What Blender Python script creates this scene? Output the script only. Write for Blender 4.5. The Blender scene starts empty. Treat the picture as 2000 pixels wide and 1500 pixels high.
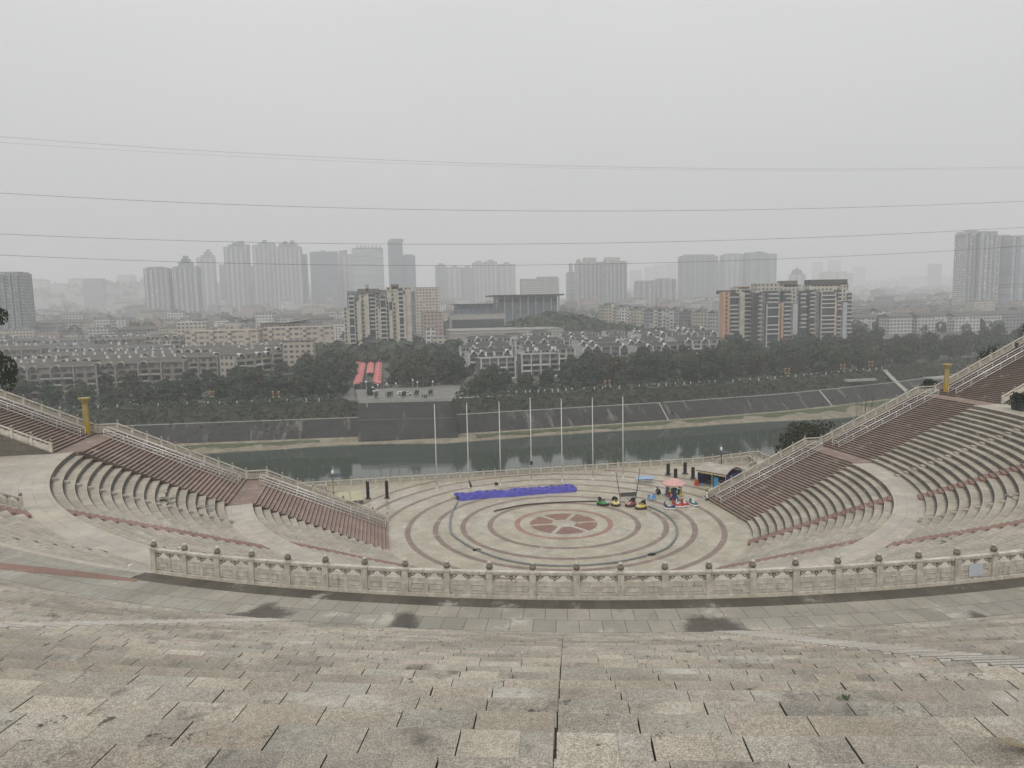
import bpy, math, random
from math import radians as RAD, sin, cos, pi, atan2, hypot
from mathutils import Vector, Matrix
random.seed(7)
scn = bpy.context.scene
col = scn.collection

# ------------------------------------------------------------------ camera
# world frame: origin = centre of the stage, +Y towards the river, +X along the river, metres
CAM = Vector((-21.927, -85.401, 27.553))
RX = Vector((0.98299302, -0.18254563, -0.02004513))
DN = Vector((-0.03968149, -0.10456159, -0.99372645))
FW = Vector((0.17930447, 0.97762159, -0.11002699))
cd = bpy.data.cameras.new('camera'); cam = bpy.data.objects.new('camera', cd); col.objects.link(cam)
cd.sensor_width = 36.0; cd.lens = 25.2; cd.clip_start = 0.1; cd.clip_end = 20000
cam.matrix_world = Matrix(((RX.x, -DN.x, -FW.x, CAM.x), (RX.y, -DN.y, -FW.y, CAM.y), (RX.z, -DN.z, -FW.z, CAM.z), (0, 0, 0, 1)))
scn.camera = cam

# ------------------------------------------------------------------ sky, sun, exposure
SUN_EL, SUN_ROT = RAD(52), RAD(200)
w = bpy.data.worlds.new('World'); scn.world = w; w.use_nodes = True
nt = w.node_tree; nt.nodes.clear()
def N(tree, t, **k):
    n = tree.nodes.new(t)
    for a, b in k.items(): setattr(n, a, b)
    return n
wo = N(nt, 'ShaderNodeOutputWorld'); bg = N(nt, 'ShaderNodeBackground')
sky = N(nt, 'ShaderNodeTexSky', sky_type='NISHITA', sun_disc=False, sun_elevation=SUN_EL, sun_rotation=SUN_ROT,
        air_density=1.0, dust_density=6.0, ozone_density=1.0, altitude=300)
hs = N(nt, 'ShaderNodeHueSaturation'); hs.inputs['Saturation'].default_value = 0.10
nt.links.new(sky.outputs[0], hs.inputs['Color'])
# overcast: the clear-sky dome is flattened by a near-uniform cloud deck
tcw = N(nt, 'ShaderNodeTexCoord')
cn = N(nt, 'ShaderNodeTexNoise'); cn.inputs['Scale'].default_value = 1.6; cn.inputs['Detail'].default_value = 4
mpw = N(nt, 'ShaderNodeMapping'); mpw.inputs['Scale'].default_value = (1, 1, 2.2)
nt.links.new(tcw.outputs['Generated'], mpw.inputs[0]); nt.links.new(mpw.outputs[0], cn.inputs['Vector'])
crw = N(nt, 'ShaderNodeValToRGB')
crw.color_ramp.elements[0].position = 0.30; crw.color_ramp.elements[0].color = (7.48, 7.48, 7.56, 1)
crw.color_ramp.elements[1].position = 0.70; crw.color_ramp.elements[1].color = (8.20, 8.18, 8.20, 1)
nt.links.new(cn.outputs['Fac'], crw.inputs[0])
mxw = N(nt, 'ShaderNodeMix', data_type='RGBA'); mxw.inputs[0].default_value = 0.94
nt.links.new(hs.outputs[0], mxw.inputs[6]); nt.links.new(crw.outputs[0], mxw.inputs[7])
# the cloud deck thins to murk towards the horizon
sxw = N(nt, 'ShaderNodeSeparateXYZ'); nt.links.new(tcw.outputs['Generated'], sxw.inputs[0])
mrw = N(nt, 'ShaderNodeMapRange', clamp=True); mrw.inputs[1].default_value = 0.0; mrw.inputs[2].default_value = 0.45; mrw.inputs[3].default_value = 0.73; mrw.inputs[4].default_value = 1.04
nt.links.new(sxw.outputs[2], mrw.inputs[0])
mulw = N(nt, 'ShaderNodeVectorMath', operation='SCALE'); nt.links.new(mxw.outputs[2], mulw.inputs[0]); nt.links.new(mrw.outputs[0], mulw.inputs['Scale'])
nt.links.new(mulw.outputs[0], bg.inputs['Color']); bg.inputs['Strength'].default_value = 0.094
nt.links.new(bg.outputs[0], wo.inputs['Surface'])
sd = bpy.data.lights.new('sun', 'SUN'); sun = bpy.data.objects.new('sun', sd); col.objects.link(sun)
sd.energy = 1.5; sd.angle = RAD(28); sd.color = (1.0, 0.965, 0.91)
sdir = Vector((sin(SUN_ROT) * cos(SUN_EL), cos(SUN_ROT) * cos(SUN_EL), sin(SUN_EL)))
sun.rotation_euler = (-sdir).to_track_quat('-Z', 'Y').to_euler()
scn.view_settings.view_transform = 'Standard'; scn.view_settings.look = 'None'
scn.view_settings.exposure = 0.06; scn.view_settings.gamma = 1.0
scn.cycles.use_denoising = True
scn.cycles.max_bounces = 8; scn.cycles.diffuse_bounces = 3; scn.cycles.glossy_bounces = 3; scn.cycles.transparent_max_bounces = 6
scn.cycles.volume_bounces = 4
HAZE = 0.00046                                # density of the air, per metre

# ------------------------------------------------------------------ helpers
def ray(px, py): return RX * ((px - 1000) / 1400.0) + DN * ((py - 750) / 1400.0) + FW
def at_v(px, py, v):
    d = ray(px, py); return CAM + d * ((v - CAM.y) / d.y)
def at_z(px, py, z):
    d = ray(px, py); return CAM + d * ((z - CAM.z) / d.z)
def mpp(v): return (v - CAM.y) / 1400.0          # metres per photo pixel at depth v (about)

def tag(o, label=None, cat=None, group=None, kind=None):
    if label: o['label'] = label
    if cat: o['category'] = cat
    if group: o['group'] = group
    if kind: o['kind'] = kind
    return o
def thing(name, label, cat, loc=(0, 0, 0), rotz=0, group=None):
    o = bpy.data.objects.new(name, None); col.objects.link(o)
    o.location = loc; o.rotation_euler = (0, 0, rotz); o.empty_display_size = 0.2
    return tag(o, label, cat, group)
def link(name, me, parent=None, loc=(0, 0, 0), rot=(0, 0, 0), scale=None):
    o = bpy.data.objects.new(name, me); col.objects.link(o)
    o.location = loc; o.rotation_euler = rot
    if scale: o.scale = scale
    if parent: o.parent = parent
    return o
def copy_tree(o, parent=None):
    c = o.copy(); col.objects.link(c)
    c.parent = parent
    for ch in list(o.children): copy_tree(ch, c)
    return c

class MB:
    def __init__(s): s.v = []; s.f = []; s.m = []; s.uv = []
    def add(s, vs, fs, mi=0, uvs=None):
        b = len(s.v); s.v += [tuple(q) for q in vs]
        for i, f in enumerate(fs):
            s.f.append([b + k for k in f]); s.m.append(mi)
            s.uv.append(uvs[i] if uvs else [(0, 0)] * len(f))
        return s
    def box(s, c, sz, rz=0, mi=0, m=None):
        """c = centre of the bottom face; sz = full sizes; box-mapped UVs in metres"""
        x, y, h = sz[0] / 2, sz[1] / 2, sz[2]
        P = [(-x, -y, 0), (x, -y, 0), (x, y, 0), (-x, y, 0), (-x, -y, h), (x, -y, h), (x, y, h), (-x, y, h)]
        cr, sr = cos(rz), sin(rz)
        vs = [(c[0] + p[0] * cr - p[1] * sr, c[1] + p[0] * sr + p[1] * cr, c[2] + p[2]) for p in P]
        if m: vs = [tuple(m @ Vector(q)) for q in vs]
        X, Y = 2 * x, 2 * y
        fs = [(0, 1, 5, 4), (1, 2, 6, 5), (2, 3, 7, 6), (3, 0, 4, 7), (4, 5, 6, 7), (3, 2, 1, 0)]
        uv = [[(0, 0), (X, 0), (X, h), (0, h)], [(0, 0), (Y, 0), (Y, h), (0, h)], [(0, 0), (X, 0), (X, h), (0, h)],
              [(0, 0), (Y, 0), (Y, h), (0, h)], [(0, 0), (X, 0), (X, Y), (0, Y)], [(0, 0), (X, 0), (X, Y), (0, Y)]]
        return s.add(vs, fs, mi, uv)
    def prism(s, pts, z0, z1, mi=0, axis='z', off=(0, 0, 0)):
        """extruded polygon (CCW); axis z: pts are x,y; axis y: pts are x,z extruded along y"""
        n = len(pts)
        if axis == 'z': vs = [(a, b, z0) for a, b in pts] + [(a, b, z1) for a, b in pts]
        elif axis == 'y': vs = [(a, z0, b) for a, b in pts] + [(a, z1, b) for a, b in pts]
        else: vs = [(z0, a, b) for a, b in pts] + [(z1, a, b) for a, b in pts]
        vs = [(a + off[0], b + off[1], c + off[2]) for a, b, c in vs]
        fs = [(i, (i + 1) % n, n + (i + 1) % n, n + i) for i in range(n)] + [tuple(range(n))[::-1], tuple(range(n, 2 * n))]
        L = [0]
        for i in range(n): L.append(L[-1] + hypot(pts[(i + 1) % n][0] - pts[i][0], pts[(i + 1) % n][1] - pts[i][1]))
        h = abs(z1 - z0)
        uv = [[(L[i], 0), (L[i + 1], 0), (L[i + 1], h), (L[i], h)] for i in range(n)] + [[pts[i] for i in range(n)][::-1], list(pts)]
        return s.add(vs, fs, mi, uv)
    def lathe(s, c, prof, n=12, mi=0, sx=1, sy=1):
        vs = []; fs = []
        for r, z in prof:
            for k in range(n):
                a = 2 * pi * k / n; vs.append((c[0] + r * sx * cos(a), c[1] + r * sy * sin(a), c[2] + z))
        for i in range(len(prof) - 1):
            for k in range(n):
                fs.append((i * n + k, i * n + (k + 1) % n, (i + 1) * n + (k + 1) % n, (i + 1) * n + k))
        fs.append(tuple(range(n))[::-1]); fs.append(tuple(range((len(prof) - 1) * n, len(prof) * n)))
        return s.add(vs, fs, mi)
    def tube(s, pts, r, n=6, mi=0, closed=False):
        pts = [Vector(q) for q in pts]; m = len(pts); vs = []; fs = []
        rr = r if isinstance(r, (list, tuple)) else [r] * m
        for i, q in enumerate(pts):
            a = pts[(i - 1) % m] if (closed or i) else q; b = pts[(i + 1) % m] if (closed or i < m - 1) else q
            d = (b - a).normalized(); up = Vector((0, 0, 1)) if abs(d.z) < 0.95 else Vector((1, 0, 0))
            e1 = d.cross(up).normalized(); e2 = d.cross(e1)
            for k in range(n):
                t = 2 * pi * k / n; vs.append(tuple(q + (e1 * cos(t) + e2 * sin(t)) * rr[i]))
        for i in range(m if closed else m - 1):
            j = (i + 1) % m
            for k in range(n): fs.append((i * n + k, j * n + k, j * n + (k + 1) % n, i * n + (k + 1) % n))
        if not closed: fs += [tuple(range(n)), tuple(range((m - 1) * n, m * n))[::-1]]
        return s.add(vs, fs, mi)
    def ball(s, c, r, n=10, m=6, mi=0, sc=(1, 1, 1)):
        prof = [(max(1e-4, sin(pi * i / m)) * r, -cos(pi * i / m) * r * sc[2]) for i in range(m + 1)]
        return s.lathe(c, prof, n, mi, sc[0], sc[1])
    def grid(s, f, nu, nv, mi=0, uvf=None):
        vs = [f(i / nu, j / nv) for j in range(nv + 1) for i in range(nu + 1)]
        fs = []; uv = []
        for j in range(nv):
            for i in range(nu):
                a = j * (nu + 1) + i; fs.append((a, a + 1, a + nu + 2, a + nu + 1))
                if uvf: uv.append([uvf(i / nu, j / nv), uvf((i + 1) / nu, j / nv), uvf((i + 1) / nu, (j + 1) / nv), uvf(i / nu, (j + 1) / nv)])
        return s.add(vs, fs, mi, uv or None)
    def sector(s, r0, r1, z0, z1, a0, a1, n, mi=0, ends=True, riser=True, outer=False, mr=None):
        """ring sector: top at z1, inner riser from z0 to z1, UV in metres along the arc"""
        vs = []; A = [a0 + (a1 - a0) * i / n for i in range(n + 1)]; rm = (r0 + r1) / 2
        for a in A:
            ca, sa = cos(a), sin(a)
            vs += [(r0 * ca, r0 * sa, z0), (r0 * ca, r0 * sa, z1), (r1 * ca, r1 * sa, z1), (r1 * ca, r1 * sa, z0)]
        fs = []; uv = []; mm = []
        for i in range(n):
            b = 4 * i; c = b + 4; ua, ub = A[i] * rm, A[i + 1] * rm
            fs.append((b + 1, b + 2, c + 2, c + 1)); uv.append([(ua, 0), (ua, r1 - r0), (ub, r1 - r0), (ub, 0)]); mm.append(mi)
            if riser: fs.append((b, b + 1, c + 1, c)); uv.append([(ua, z0 - 40), (ua, z1 - 40), (ub, z1 - 40), (ub, z0 - 40)]); mm.append(mi if mr is None else mr)
            if outer: fs.append((b + 2, b + 3, c + 3, c + 2)); uv.append([(ua, z1 - 40), (ua, z0 - 40), (ub, z0 - 40), (ub, z1 - 40)]); mm.append(mi)
        if ends:
            fs += [(0, 3, 2, 1), (4 * n, 4 * n + 1, 4 * n + 2, 4 * n + 3)]; uv += [[(r0, z0), (r1, z0), (r1, z1), (r0, z1)]] * 2; mm += [mi if mr is None else mr] * 2
        b0 = len(s.f); s.add(vs, fs, mi, uv); s.m[b0:] = mm
        return s
    def mesh(s, name, mats, smooth=False):
        me = bpy.data.meshes.new(name); me.from_pydata(s.v, [], s.f)
        ms = mats if isinstance(mats, (list, tuple)) else [mats]
        for x in ms: me.materials.append(x)
        me.polygons.foreach_set('material_index', s.m)
        if smooth: me.polygons.foreach_set('use_smooth', [True] * len(s.f))
        ul = me.uv_layers.new(name='UVMap'); flat = []
        for u in s.uv:
            for q in u: flat += [q[0], q[1]]
        ul.data.foreach_set('uv', flat)
        me.validate(clean_customdata=False); me.update()
        return me
    def build(s, name, mats, parent=None, loc=(0, 0, 0), rot=(0, 0, 0), smooth=False):
        return link(name, s.mesh(name, mats, smooth), parent, loc, rot)

# ------------------------------------------------------------------ materials
def newmat(name):
    m = bpy.data.materials.new(name); m.use_nodes = True
    t = m.node_tree; b = t.nodes['Principled BSDF']; return m, t, b
def mathn(t, op, a, b=None, c=None):
    n = N(t, 'ShaderNodeMath', operation=op)
    for i, x in enumerate((a, b, c)):
        if x is None: continue
        if isinstance(x, (int, float)): n.inputs[i].default_value = x
        else: t.links.new(x, n.inputs[i])
    return n.outputs[0]
def mixc(t, fac, a, b, mode='MIX'):
    n = N(t, 'ShaderNodeMix', data_type='RGBA', blend_type=mode)
    for i, x in ((0, fac), (6, a), (7, b)):
        if isinstance(x, (int, float)): n.inputs[i].default_value = x
        elif isinstance(x, tuple): n.inputs[i].default_value = (x[0], x[1], x[2], 1)
        else: t.links.new(x, n.inputs[i])
    return n.outputs[2]
def noise(t, vec, scale, detail=3, rough=0.55, dim='3D'):
    n = N(t, 'ShaderNodeTexNoise', noise_dimensions=dim); n.inputs['Scale'].default_value = scale
    n.inputs['Detail'].default_value = detail; n.inputs['Roughness'].default_value = rough
    if vec is not None: t.links.new(vec, n.inputs['Vector'])
    return n.outputs['Fac']
def ramp(t, x, p0, p1, v0=0.0, v1=1.0):
    n = N(t, 'ShaderNodeMapRange', clamp=True, interpolation_type='SMOOTHSTEP')
    for i, q in enumerate((p0, p1, v0, v1)): n.inputs[1 + i].default_value = q
    t.links.new(x, n.inputs[0]); return n.outputs[0]
def pos(t): return N(t, 'ShaderNodeNewGeometry').outputs['Position']
def scaled(t, vec, s):
    n = N(t, 'ShaderNodeMapping'); n.inputs['Scale'].default_value = s; t.links.new(vec, n.inputs[0]); return n.outputs[0]
def bump(t, b, h, strength=0.3, dist=0.02):
    n = N(t, 'ShaderNodeBump'); n.inputs['Strength'].default_value = strength; n.inputs['Distance'].default_value = dist
    t.links.new(h, n.inputs['Height']); t.links.new(n.outputs[0], b.inputs['Normal'])

def plain(name, c, rough=0.6, metal=0.0, var=0.12, scale=1.5, spec=None, bumpy=0.0):
    m, t, b = newmat(name)
    f = noise(t, pos(t), scale, 5, 0.6)
    f2 = ramp(t, f, 0.3, 0.75, 1 - var, 1 + var * 0.6)
    cc = N(t, 'ShaderNodeCombineXYZ')
    mm = mixc(t, 1.0, (c[0], c[1], c[2]), (1, 1, 1), 'MULTIPLY')
    v = N(t, 'ShaderNodeVectorMath', operation='SCALE'); t.links.new(mm, v.inputs[0]); t.links.new(f2, v.inputs['Scale'])
    t.links.new(v.outputs[0], b.inputs['Base Color'])
    b.inputs['Roughness'].default_value = rough; b.inputs['Metallic'].default_value = metal
    if spec is not None: b.inputs['Specular IOR Level'].default_value = spec
    if bumpy: bump(t, b, noise(t, pos(t), scale * 8, 4), bumpy, 0.02)
    return m

def stone(name, L, W, cols, joint=0.02, stain=0.5, red=False, rough=0.75, jointc=(0.03, 0.028, 0.025), wet=0.0, lich=0.0, jf=0.85, edge=0.0, grain=1.0):
    """granite slabs laid along UV: L = slab length, W = course width (both metres)"""
    m, t, b = newmat(name)
    uv = N(t, 'ShaderNodeUVMap'); sp = N(t, 'ShaderNodeSeparateXYZ'); t.links.new(uv.outputs[0], sp.inputs[0])
    oi = N(t, 'ShaderNodeObjectInfo').outputs['Random']
    yv = mathn(t, 'DIVIDE', sp.outputs[1], W); row = mathn(t, 'FLOOR', yv)
    off = mathn(t, 'ADD', mathn(t, 'MULTIPLY', oi, 17.3), mathn(t, 'MULTIPLY', row, 0.5))
    xv = mathn(t, 'ADD', mathn(t, 'DIVIDE', sp.outputs[0], L), off); ix = mathn(t, 'FLOOR', xv)
    fx = mathn(t, 'FRACT', xv); fy = mathn(t, 'FRACT', yv)
    dx = mathn(t, 'MULTIPLY', mathn(t, 'MINIMUM', fx, mathn(t, 'SUBTRACT', 1.0, fx)), L)
    dy = mathn(t, 'MULTIPLY', mathn(t, 'MINIMUM', fy, mathn(t, 'SUBTRACT', 1.0, fy)), W)
    d = mathn(t, 'MINIMUM', dx, dy)
    jm = ramp(t, d, joint * 0.35, joint, 1.0, 0.0)
    cb = N(t, 'ShaderNodeCombineXYZ'); t.links.new(ix, cb.inputs[0]); t.links.new(row, cb.inputs[1]); t.links.new(oi, cb.inputs[2])
    wn = N(t, 'ShaderNodeTexWhiteNoise', noise_dimensions='3D'); t.links.new(cb.outputs[0], wn.inputs[0])
    P = pos(t)
    rnd = wn.outputs['Value']
    cr = N(t, 'ShaderNodeValToRGB'); cr.color_ramp.interpolation = 'LINEAR'
    els = cr.color_ramp.elements
    while len(els) < len(cols): els.new(0.5)
    for i, c in enumerate(cols): els[i].position = i / (len(cols) - 1); els[i].color = (c[0], c[1], c[2], 1)
    t.links.new(rnd, cr.inputs[0]); c = cr.outputs[0]
    # crystals, cloudy weathering, dark stains
    sp1 = noise(t, P, 95, 2, 0.8); c = mixc(t, min(1, 0.6 * grain), c, mixc(t, ramp(t, sp1, 0.36, 0.64), (0.36, 0.35, 0.34), (1.42, 1.40, 1.38)), 'MULTIPLY')
    sp2 = noise(t, P, 24, 4, 0.75); c = mixc(t, min(1, 0.4 * grain), c, mixc(t, ramp(t, sp2, 0.33, 0.67), (0.55, 0.54, 0.52), (1.30, 1.29, 1.26)), 'MULTIPLY')
    cl = noise(t, P, 0.35, 6, 0.65); c = mixc(t, 0.65 * stain + 0.15, c, mixc(t, ramp(t, cl, 0.32, 0.68), (0.62, 0.60, 0.56), (1.2, 1.2, 1.18)), 'MULTIPLY')
    st = noise(t, scaled(t, P, (0.9, 0.9, 3)), 0.9, 8, 0.72); c = mixc(t, mathn(t, 'MULTIPLY', ramp(t, st, 0.56, 0.72), stain), c, (0.10, 0.092, 0.078))
    li = noise(t, P, 5.0, 8, 0.8)
    if lich: c = mixc(t, mathn(t, 'MULTIPLY', mathn(t, 'MULTIPLY', ramp(t, li, 0.56, 0.62), ramp(t, noise(t, P, 0.6, 3), 0.5, 0.62)), lich), c, (0.045, 0.042, 0.036))
    pale = noise(t, P, 0.7, 6, 0.72); c = mixc(t, mathn(t, 'MULTIPLY', ramp(t, pale, 0.57, 0.70), 0.5), c, (0.56, 0.54, 0.49))
    c = mixc(t, mathn(t, 'MULTIPLY', jm, jf), c, jointc)
    if edge:                                    # grime plus painted contact shade at the back of the tread, worn pale nosing at its front
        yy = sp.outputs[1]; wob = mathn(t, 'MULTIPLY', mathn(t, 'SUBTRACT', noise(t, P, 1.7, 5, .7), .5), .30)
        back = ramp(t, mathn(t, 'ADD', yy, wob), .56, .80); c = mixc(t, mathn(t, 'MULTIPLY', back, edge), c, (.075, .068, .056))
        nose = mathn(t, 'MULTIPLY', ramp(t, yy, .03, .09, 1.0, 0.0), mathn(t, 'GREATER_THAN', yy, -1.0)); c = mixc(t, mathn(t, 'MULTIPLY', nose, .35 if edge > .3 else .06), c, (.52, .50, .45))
    t.links.new(c, b.inputs['Base Color'])
    r = rough
    if wet:
        wm = ramp(t, noise(t, P, 0.12, 5, 0.6), 0.48, 0.62); t.links.new(mathn(t, 'SUBTRACT', rough, mathn(t, 'MULTIPLY', wm, wet)), b.inputs['Roughness'])
    else: b.inputs['Roughness'].default_value = rough
    h = mathn(t, 'SUBTRACT', mathn(t, 'MULTIPLY', sp2, 0.5), jm)
    bump(t, b, h, 0.35, 0.02)
    return m
WM = lambda L, k=1.27: [(a * k, b * k * .972, c * k * .905) for a, b, c in L]
GR = [(0.30, 0.285, 0.25), (0.335, 0.315, 0.275), (0.285, 0.28, 0.26), (0.35, 0.33, 0.29), (0.315, 0.29, 0.26)]
GR = WM(GR)
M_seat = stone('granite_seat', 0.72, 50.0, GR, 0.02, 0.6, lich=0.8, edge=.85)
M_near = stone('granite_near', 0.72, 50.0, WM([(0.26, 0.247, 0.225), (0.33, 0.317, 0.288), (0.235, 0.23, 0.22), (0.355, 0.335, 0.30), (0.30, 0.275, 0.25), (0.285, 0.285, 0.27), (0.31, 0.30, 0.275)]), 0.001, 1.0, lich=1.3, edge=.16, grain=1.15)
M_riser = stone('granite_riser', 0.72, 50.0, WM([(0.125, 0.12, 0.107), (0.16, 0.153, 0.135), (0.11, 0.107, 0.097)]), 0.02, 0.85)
M_land = stone('granite_landing', 0.9, 0.93, WM([(0.36, 0.345, 0.31), (0.40, 0.38, 0.345), (0.34, 0.335, 0.315), (0.385, 0.36, 0.335)]), 0.014, 0.35, wet=0.35, jf=0.6)
M_walk = stone('granite_walkway', 0.78, 0.92, WM([(0.25, 0.245, 0.225), (0.29, 0.285, 0.26), (0.27, 0.275, 0.26), (0.235, 0.235, 0.22)]), 0.016, 0.45, wet=0.3, jf=0.7)
M_gutter = stone('dark_granite', 0.62, 3.0, WM([(0.075, 0.073, 0.064), (0.10, 0.096, 0.085)]), 0.014, 0.5, jf=0.6)
M_stage = stone('granite_stage', 1.1, 0.6, WM([(0.345, 0.325, 0.275), (0.375, 0.355, 0.305), (0.33, 0.315, 0.275), (0.36, 0.335, 0.285)]), 0.014, 0.55, rough=0.5, wet=0.4, jf=0.5)
M_ring = stone('brown_granite', 0.8, 5.0, [(0.225, 0.165, 0.14), (0.26, 0.19, 0.158), (0.20, 0.155, 0.135)], 0.012, 0.3, rough=0.5, jf=0.4)
M_pink = stone('pink_granite', 0.8, 5.0, [(0.32, 0.175, 0.135), (0.36, 0.205, 0.16)], 0.012, 0.3, rough=0.5, jf=0.3)
M_petal = stone('red_granite', 0.5, 0.5, [(0.23, 0.125, 0.10), (0.27, 0.15, 0.115)], 0.01, 0.35, rough=0.55, jf=0.3)
M_stair = stone('red_stair_granite', 1.6, 50.0, [(0.255, 0.185, 0.155), (0.29, 0.21, 0.175), (0.24, 0.185, 0.162)], 0.012, 0.45, jf=0.5)
M_aisle = stone('red_aisle_granite', 0.8, 50.0, [(0.25, 0.155, 0.125), (0.28, 0.175, 0.14)], 0.01, 0.4, jf=0.4)
M_wall = stone('ashlar_wall', 1.1, 0.6, WM([(0.10, 0.098, 0.088), (0.13, 0.125, 0.112)]), 0.02, 0.6)

def marble(name, c=(0.58, 0.545, 0.465)):
    m, t, b = newmat(name); P = pos(t)
    a = noise(t, P, 3.0, 6, 0.7); k = mixc(t, ramp(t, a, 0.35, 0.7), (c[0] * .78, c[1] * .77, c[2] * .75), (c[0] * 1.12, c[1] * 1.12, c[2] * 1.14))
    s = noise(t, scaled(t, P, (7, 7, 1.1)), 1.2, 6, 0.7); k = mixc(t, mathn(t, 'MULTIPLY', ramp(t, s, 0.54, 0.72), 0.75), k, (0.11, 0.10, 0.082))
    g = noise(t, P, 30, 3, 0.8); k = mixc(t, mathn(t, 'MULTIPLY', ramp(t, g, 0.62, 0.72), 0.5), k, (0.08, 0.075, 0.065))
    t.links.new(k, b.inputs['Base Color']); b.inputs['Roughness'].default_value = 0.7; bump(t, b, g, 0.25, 0.01)
    return m
M_marble = marble('cream_marble')
M_finial = marble('grey_finial_stone', (0.22, 0.20, 0.165))
M_cap = marble('pale_finial_cap', (0.52, 0.49, 0.42))
M_steel = plain('stainless_steel', (0.70, 0.70, 0.68), 0.35, 0.35, 0.1)
M_fence = marble('weathered_fence_stone', (0.40, 0.37, 0.305)); M_worn = stone('worn_pale_step', 0.9, 50.0, [(0.44, 0.425, 0.385), (0.52, 0.50, 0.455), (0.40, 0.385, 0.35)], 0.014, 0.35)
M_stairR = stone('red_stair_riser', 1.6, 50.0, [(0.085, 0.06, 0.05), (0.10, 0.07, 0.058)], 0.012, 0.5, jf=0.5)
M_white = plain('white_paint', (0.68, 0.68, 0.66), 0.45, 0, 0.12, 3)
M_black = plain('black_plastic', (0.012, 0.012, 0.013), 0.5, 0, 0.2, 4)
M_dark = plain('dark_metal', (0.06, 0.065, 0.075), 0.45, 0.3, 0.2, 4)

# ------------------------------------------------------------------ stage plaza (structure)
HS = 5.6                                     # half width of the side staircases
plaza = MB()
plaza.prism([(-37, -24), (43.4, -24), (43.4, 30.2), (31, 27.3), (-37, 27.3)], -3.0, 0.0)
plaza = plaza.build('plaza', M_stage); tag(plaza, kind='structure')
RW = 0.68
for i in range(8):
    ro = 6.23 + 3.4 * i; mb = MB()
    segs = []
    if ro < 22.3: segs = [(0, 2 * pi)]
    elif ro < 27: segs = [(RAD(17), RAD(163))]
    else:
        a = math.acos(min(1, 36.5 / ro)) if ro > 36.5 else RAD(14); top = math.asin(min(1, 26.6 / ro)); a = max(a, RAD(14))
        segs = [(a, top), (pi - top, pi - a)]
    for a0, a1 in segs:
        n = max(12, int((a1 - a0) * 28)); A = [a0 + (a1 - a0) * k / n for k in range(n + 1)]
        for k in range(n):
            q = [((ro - RW) * cos(A[k]), (ro - RW) * sin(A[k]), .004), (ro * cos(A[k]), ro * sin(A[k]), .004), (ro * cos(A[k + 1]), ro * sin(A[k + 1]), .004), ((ro - RW) * cos(A[k + 1]), (ro - RW) * sin(A[k + 1]), .004)]
            mb.add(q, [(0, 1, 2, 3)], 0, [[(A[k] * ro, 0), (A[k] * ro, RW), (A[k + 1] * ro, RW), (A[k + 1] * ro, 0)]])
    mb.build('paving_ring', M_pink if i == 0 else M_ring, plaza)
mb = MB()                                    # the six red petals round the hub
for k in range(6):
    g0 = RAD(-3.5 + 60.4 * k); g1 = g0 + RAD(60); n = 10; hw = 0.26
    pts = []
    a0 = g0 + math.asin(hw / 1.6); a1 = g1 - math.asin(hw / 1.6)
    b0 = g0 + math.asin(hw / 4.24); b1 = g1 - math.asin(hw / 4.24)
    pts += [(4.24 * cos(b0 + (b1 - b0) * i / n), 4.24 * sin(b0 + (b1 - b0) * i / n)) for i in range(n + 1)]
    pts += [(1.6 * cos(a1), 1.6 * sin(a1)), (1.6 * cos(a0), 1.6 * sin(a0))]
    mb.add([(x, y, .004) for x, y in pts], [tuple(range(len(pts)))], 0, [pts])
mb.build('paving_petals', M_petal, plaza)

# ------------------------------------------------------------------ amphitheatre: seat rows, landings, side staircases
amph = thing('amphitheatre', 'semicircular grey granite amphitheatre with tiers of seats stepping down to the round stage', 'amphitheatre')
R0, R1, R1b, R2, R2b, R3 = 22.65, 36.6, 39.4, 53.7, 56.3, 62.7
Z1, Z2, Z3 = 6.7, 13.35, 16.7
def az_lim(r): return math.asin(min(0.99, HS / r))
def seat_row(r0, r1, z0, z1, a0, a1, n=110):
    s = MB()
    lip = 0.05
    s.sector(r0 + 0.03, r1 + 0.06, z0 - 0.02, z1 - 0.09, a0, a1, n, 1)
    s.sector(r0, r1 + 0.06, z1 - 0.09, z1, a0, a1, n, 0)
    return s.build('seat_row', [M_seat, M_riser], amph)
def flight(r0, r1, z0, z1, k, wide=True, a=None):
    t = (r1 - r0) / k; h = (z1 - z0) / k
    for i in range(k):
        ra = r0 + t * i; rb = ra + t
        if a: a0, a1 = a
        else: a0, a1 = -pi + az_lim(ra), -az_lim(ra)
        if i < k - 1: seat_row(ra, rb, z0 + h * i, z0 + h * (i + 1), a0, a1)
        else:
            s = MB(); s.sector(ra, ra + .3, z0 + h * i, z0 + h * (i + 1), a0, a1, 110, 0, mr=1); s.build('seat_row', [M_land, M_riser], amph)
    return t, h
t1, h1 = flight(R0, R1 + .84, 0, Z1, 17)
T1 = R0 + (R1 + .84 - R0) / 17 * 16
def landing(r0, r1, z, a0, a1, mat=None):
    s = MB(); s.sector(r0, r1, z - .5, z, a0, a1, 120, 0, riser=False); return s.build('landing', mat or M_land, amph)
landing(T1 + .3, R1b + .05, Z1, -pi + az_lim(T1), -az_lim(T1))
t2, h2 = flight(R1b, R2 + .84, Z1, Z2, 17)
T2 = R1b + (R2 + .84 - R1b) / 17 * 16
landing(T2 + .3, R2b + .05, Z2, -pi + az_lim(T2), -az_lim(T2))
A3 = (RAD(-149), RAD(-31))
for a0, a1 in ((-pi + az_lim(56.3), A3[0]), (A3[1], -az_lim(56.3))):
    s = MB(); s.sector(R2b + .05, 84, Z2 - .5, Z2, a0, a1, 30, 0, riser=False); s.build('landing', M_land, amph)
for sg in (1, -1):
    s = MB(); y0 = -HS - .02
    s.box((sg * 70, y0 - 1.6, Z2 - .4), (27.2, 3.2, .396), 0, 0); s.build('landing', M_land, amph)
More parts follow.
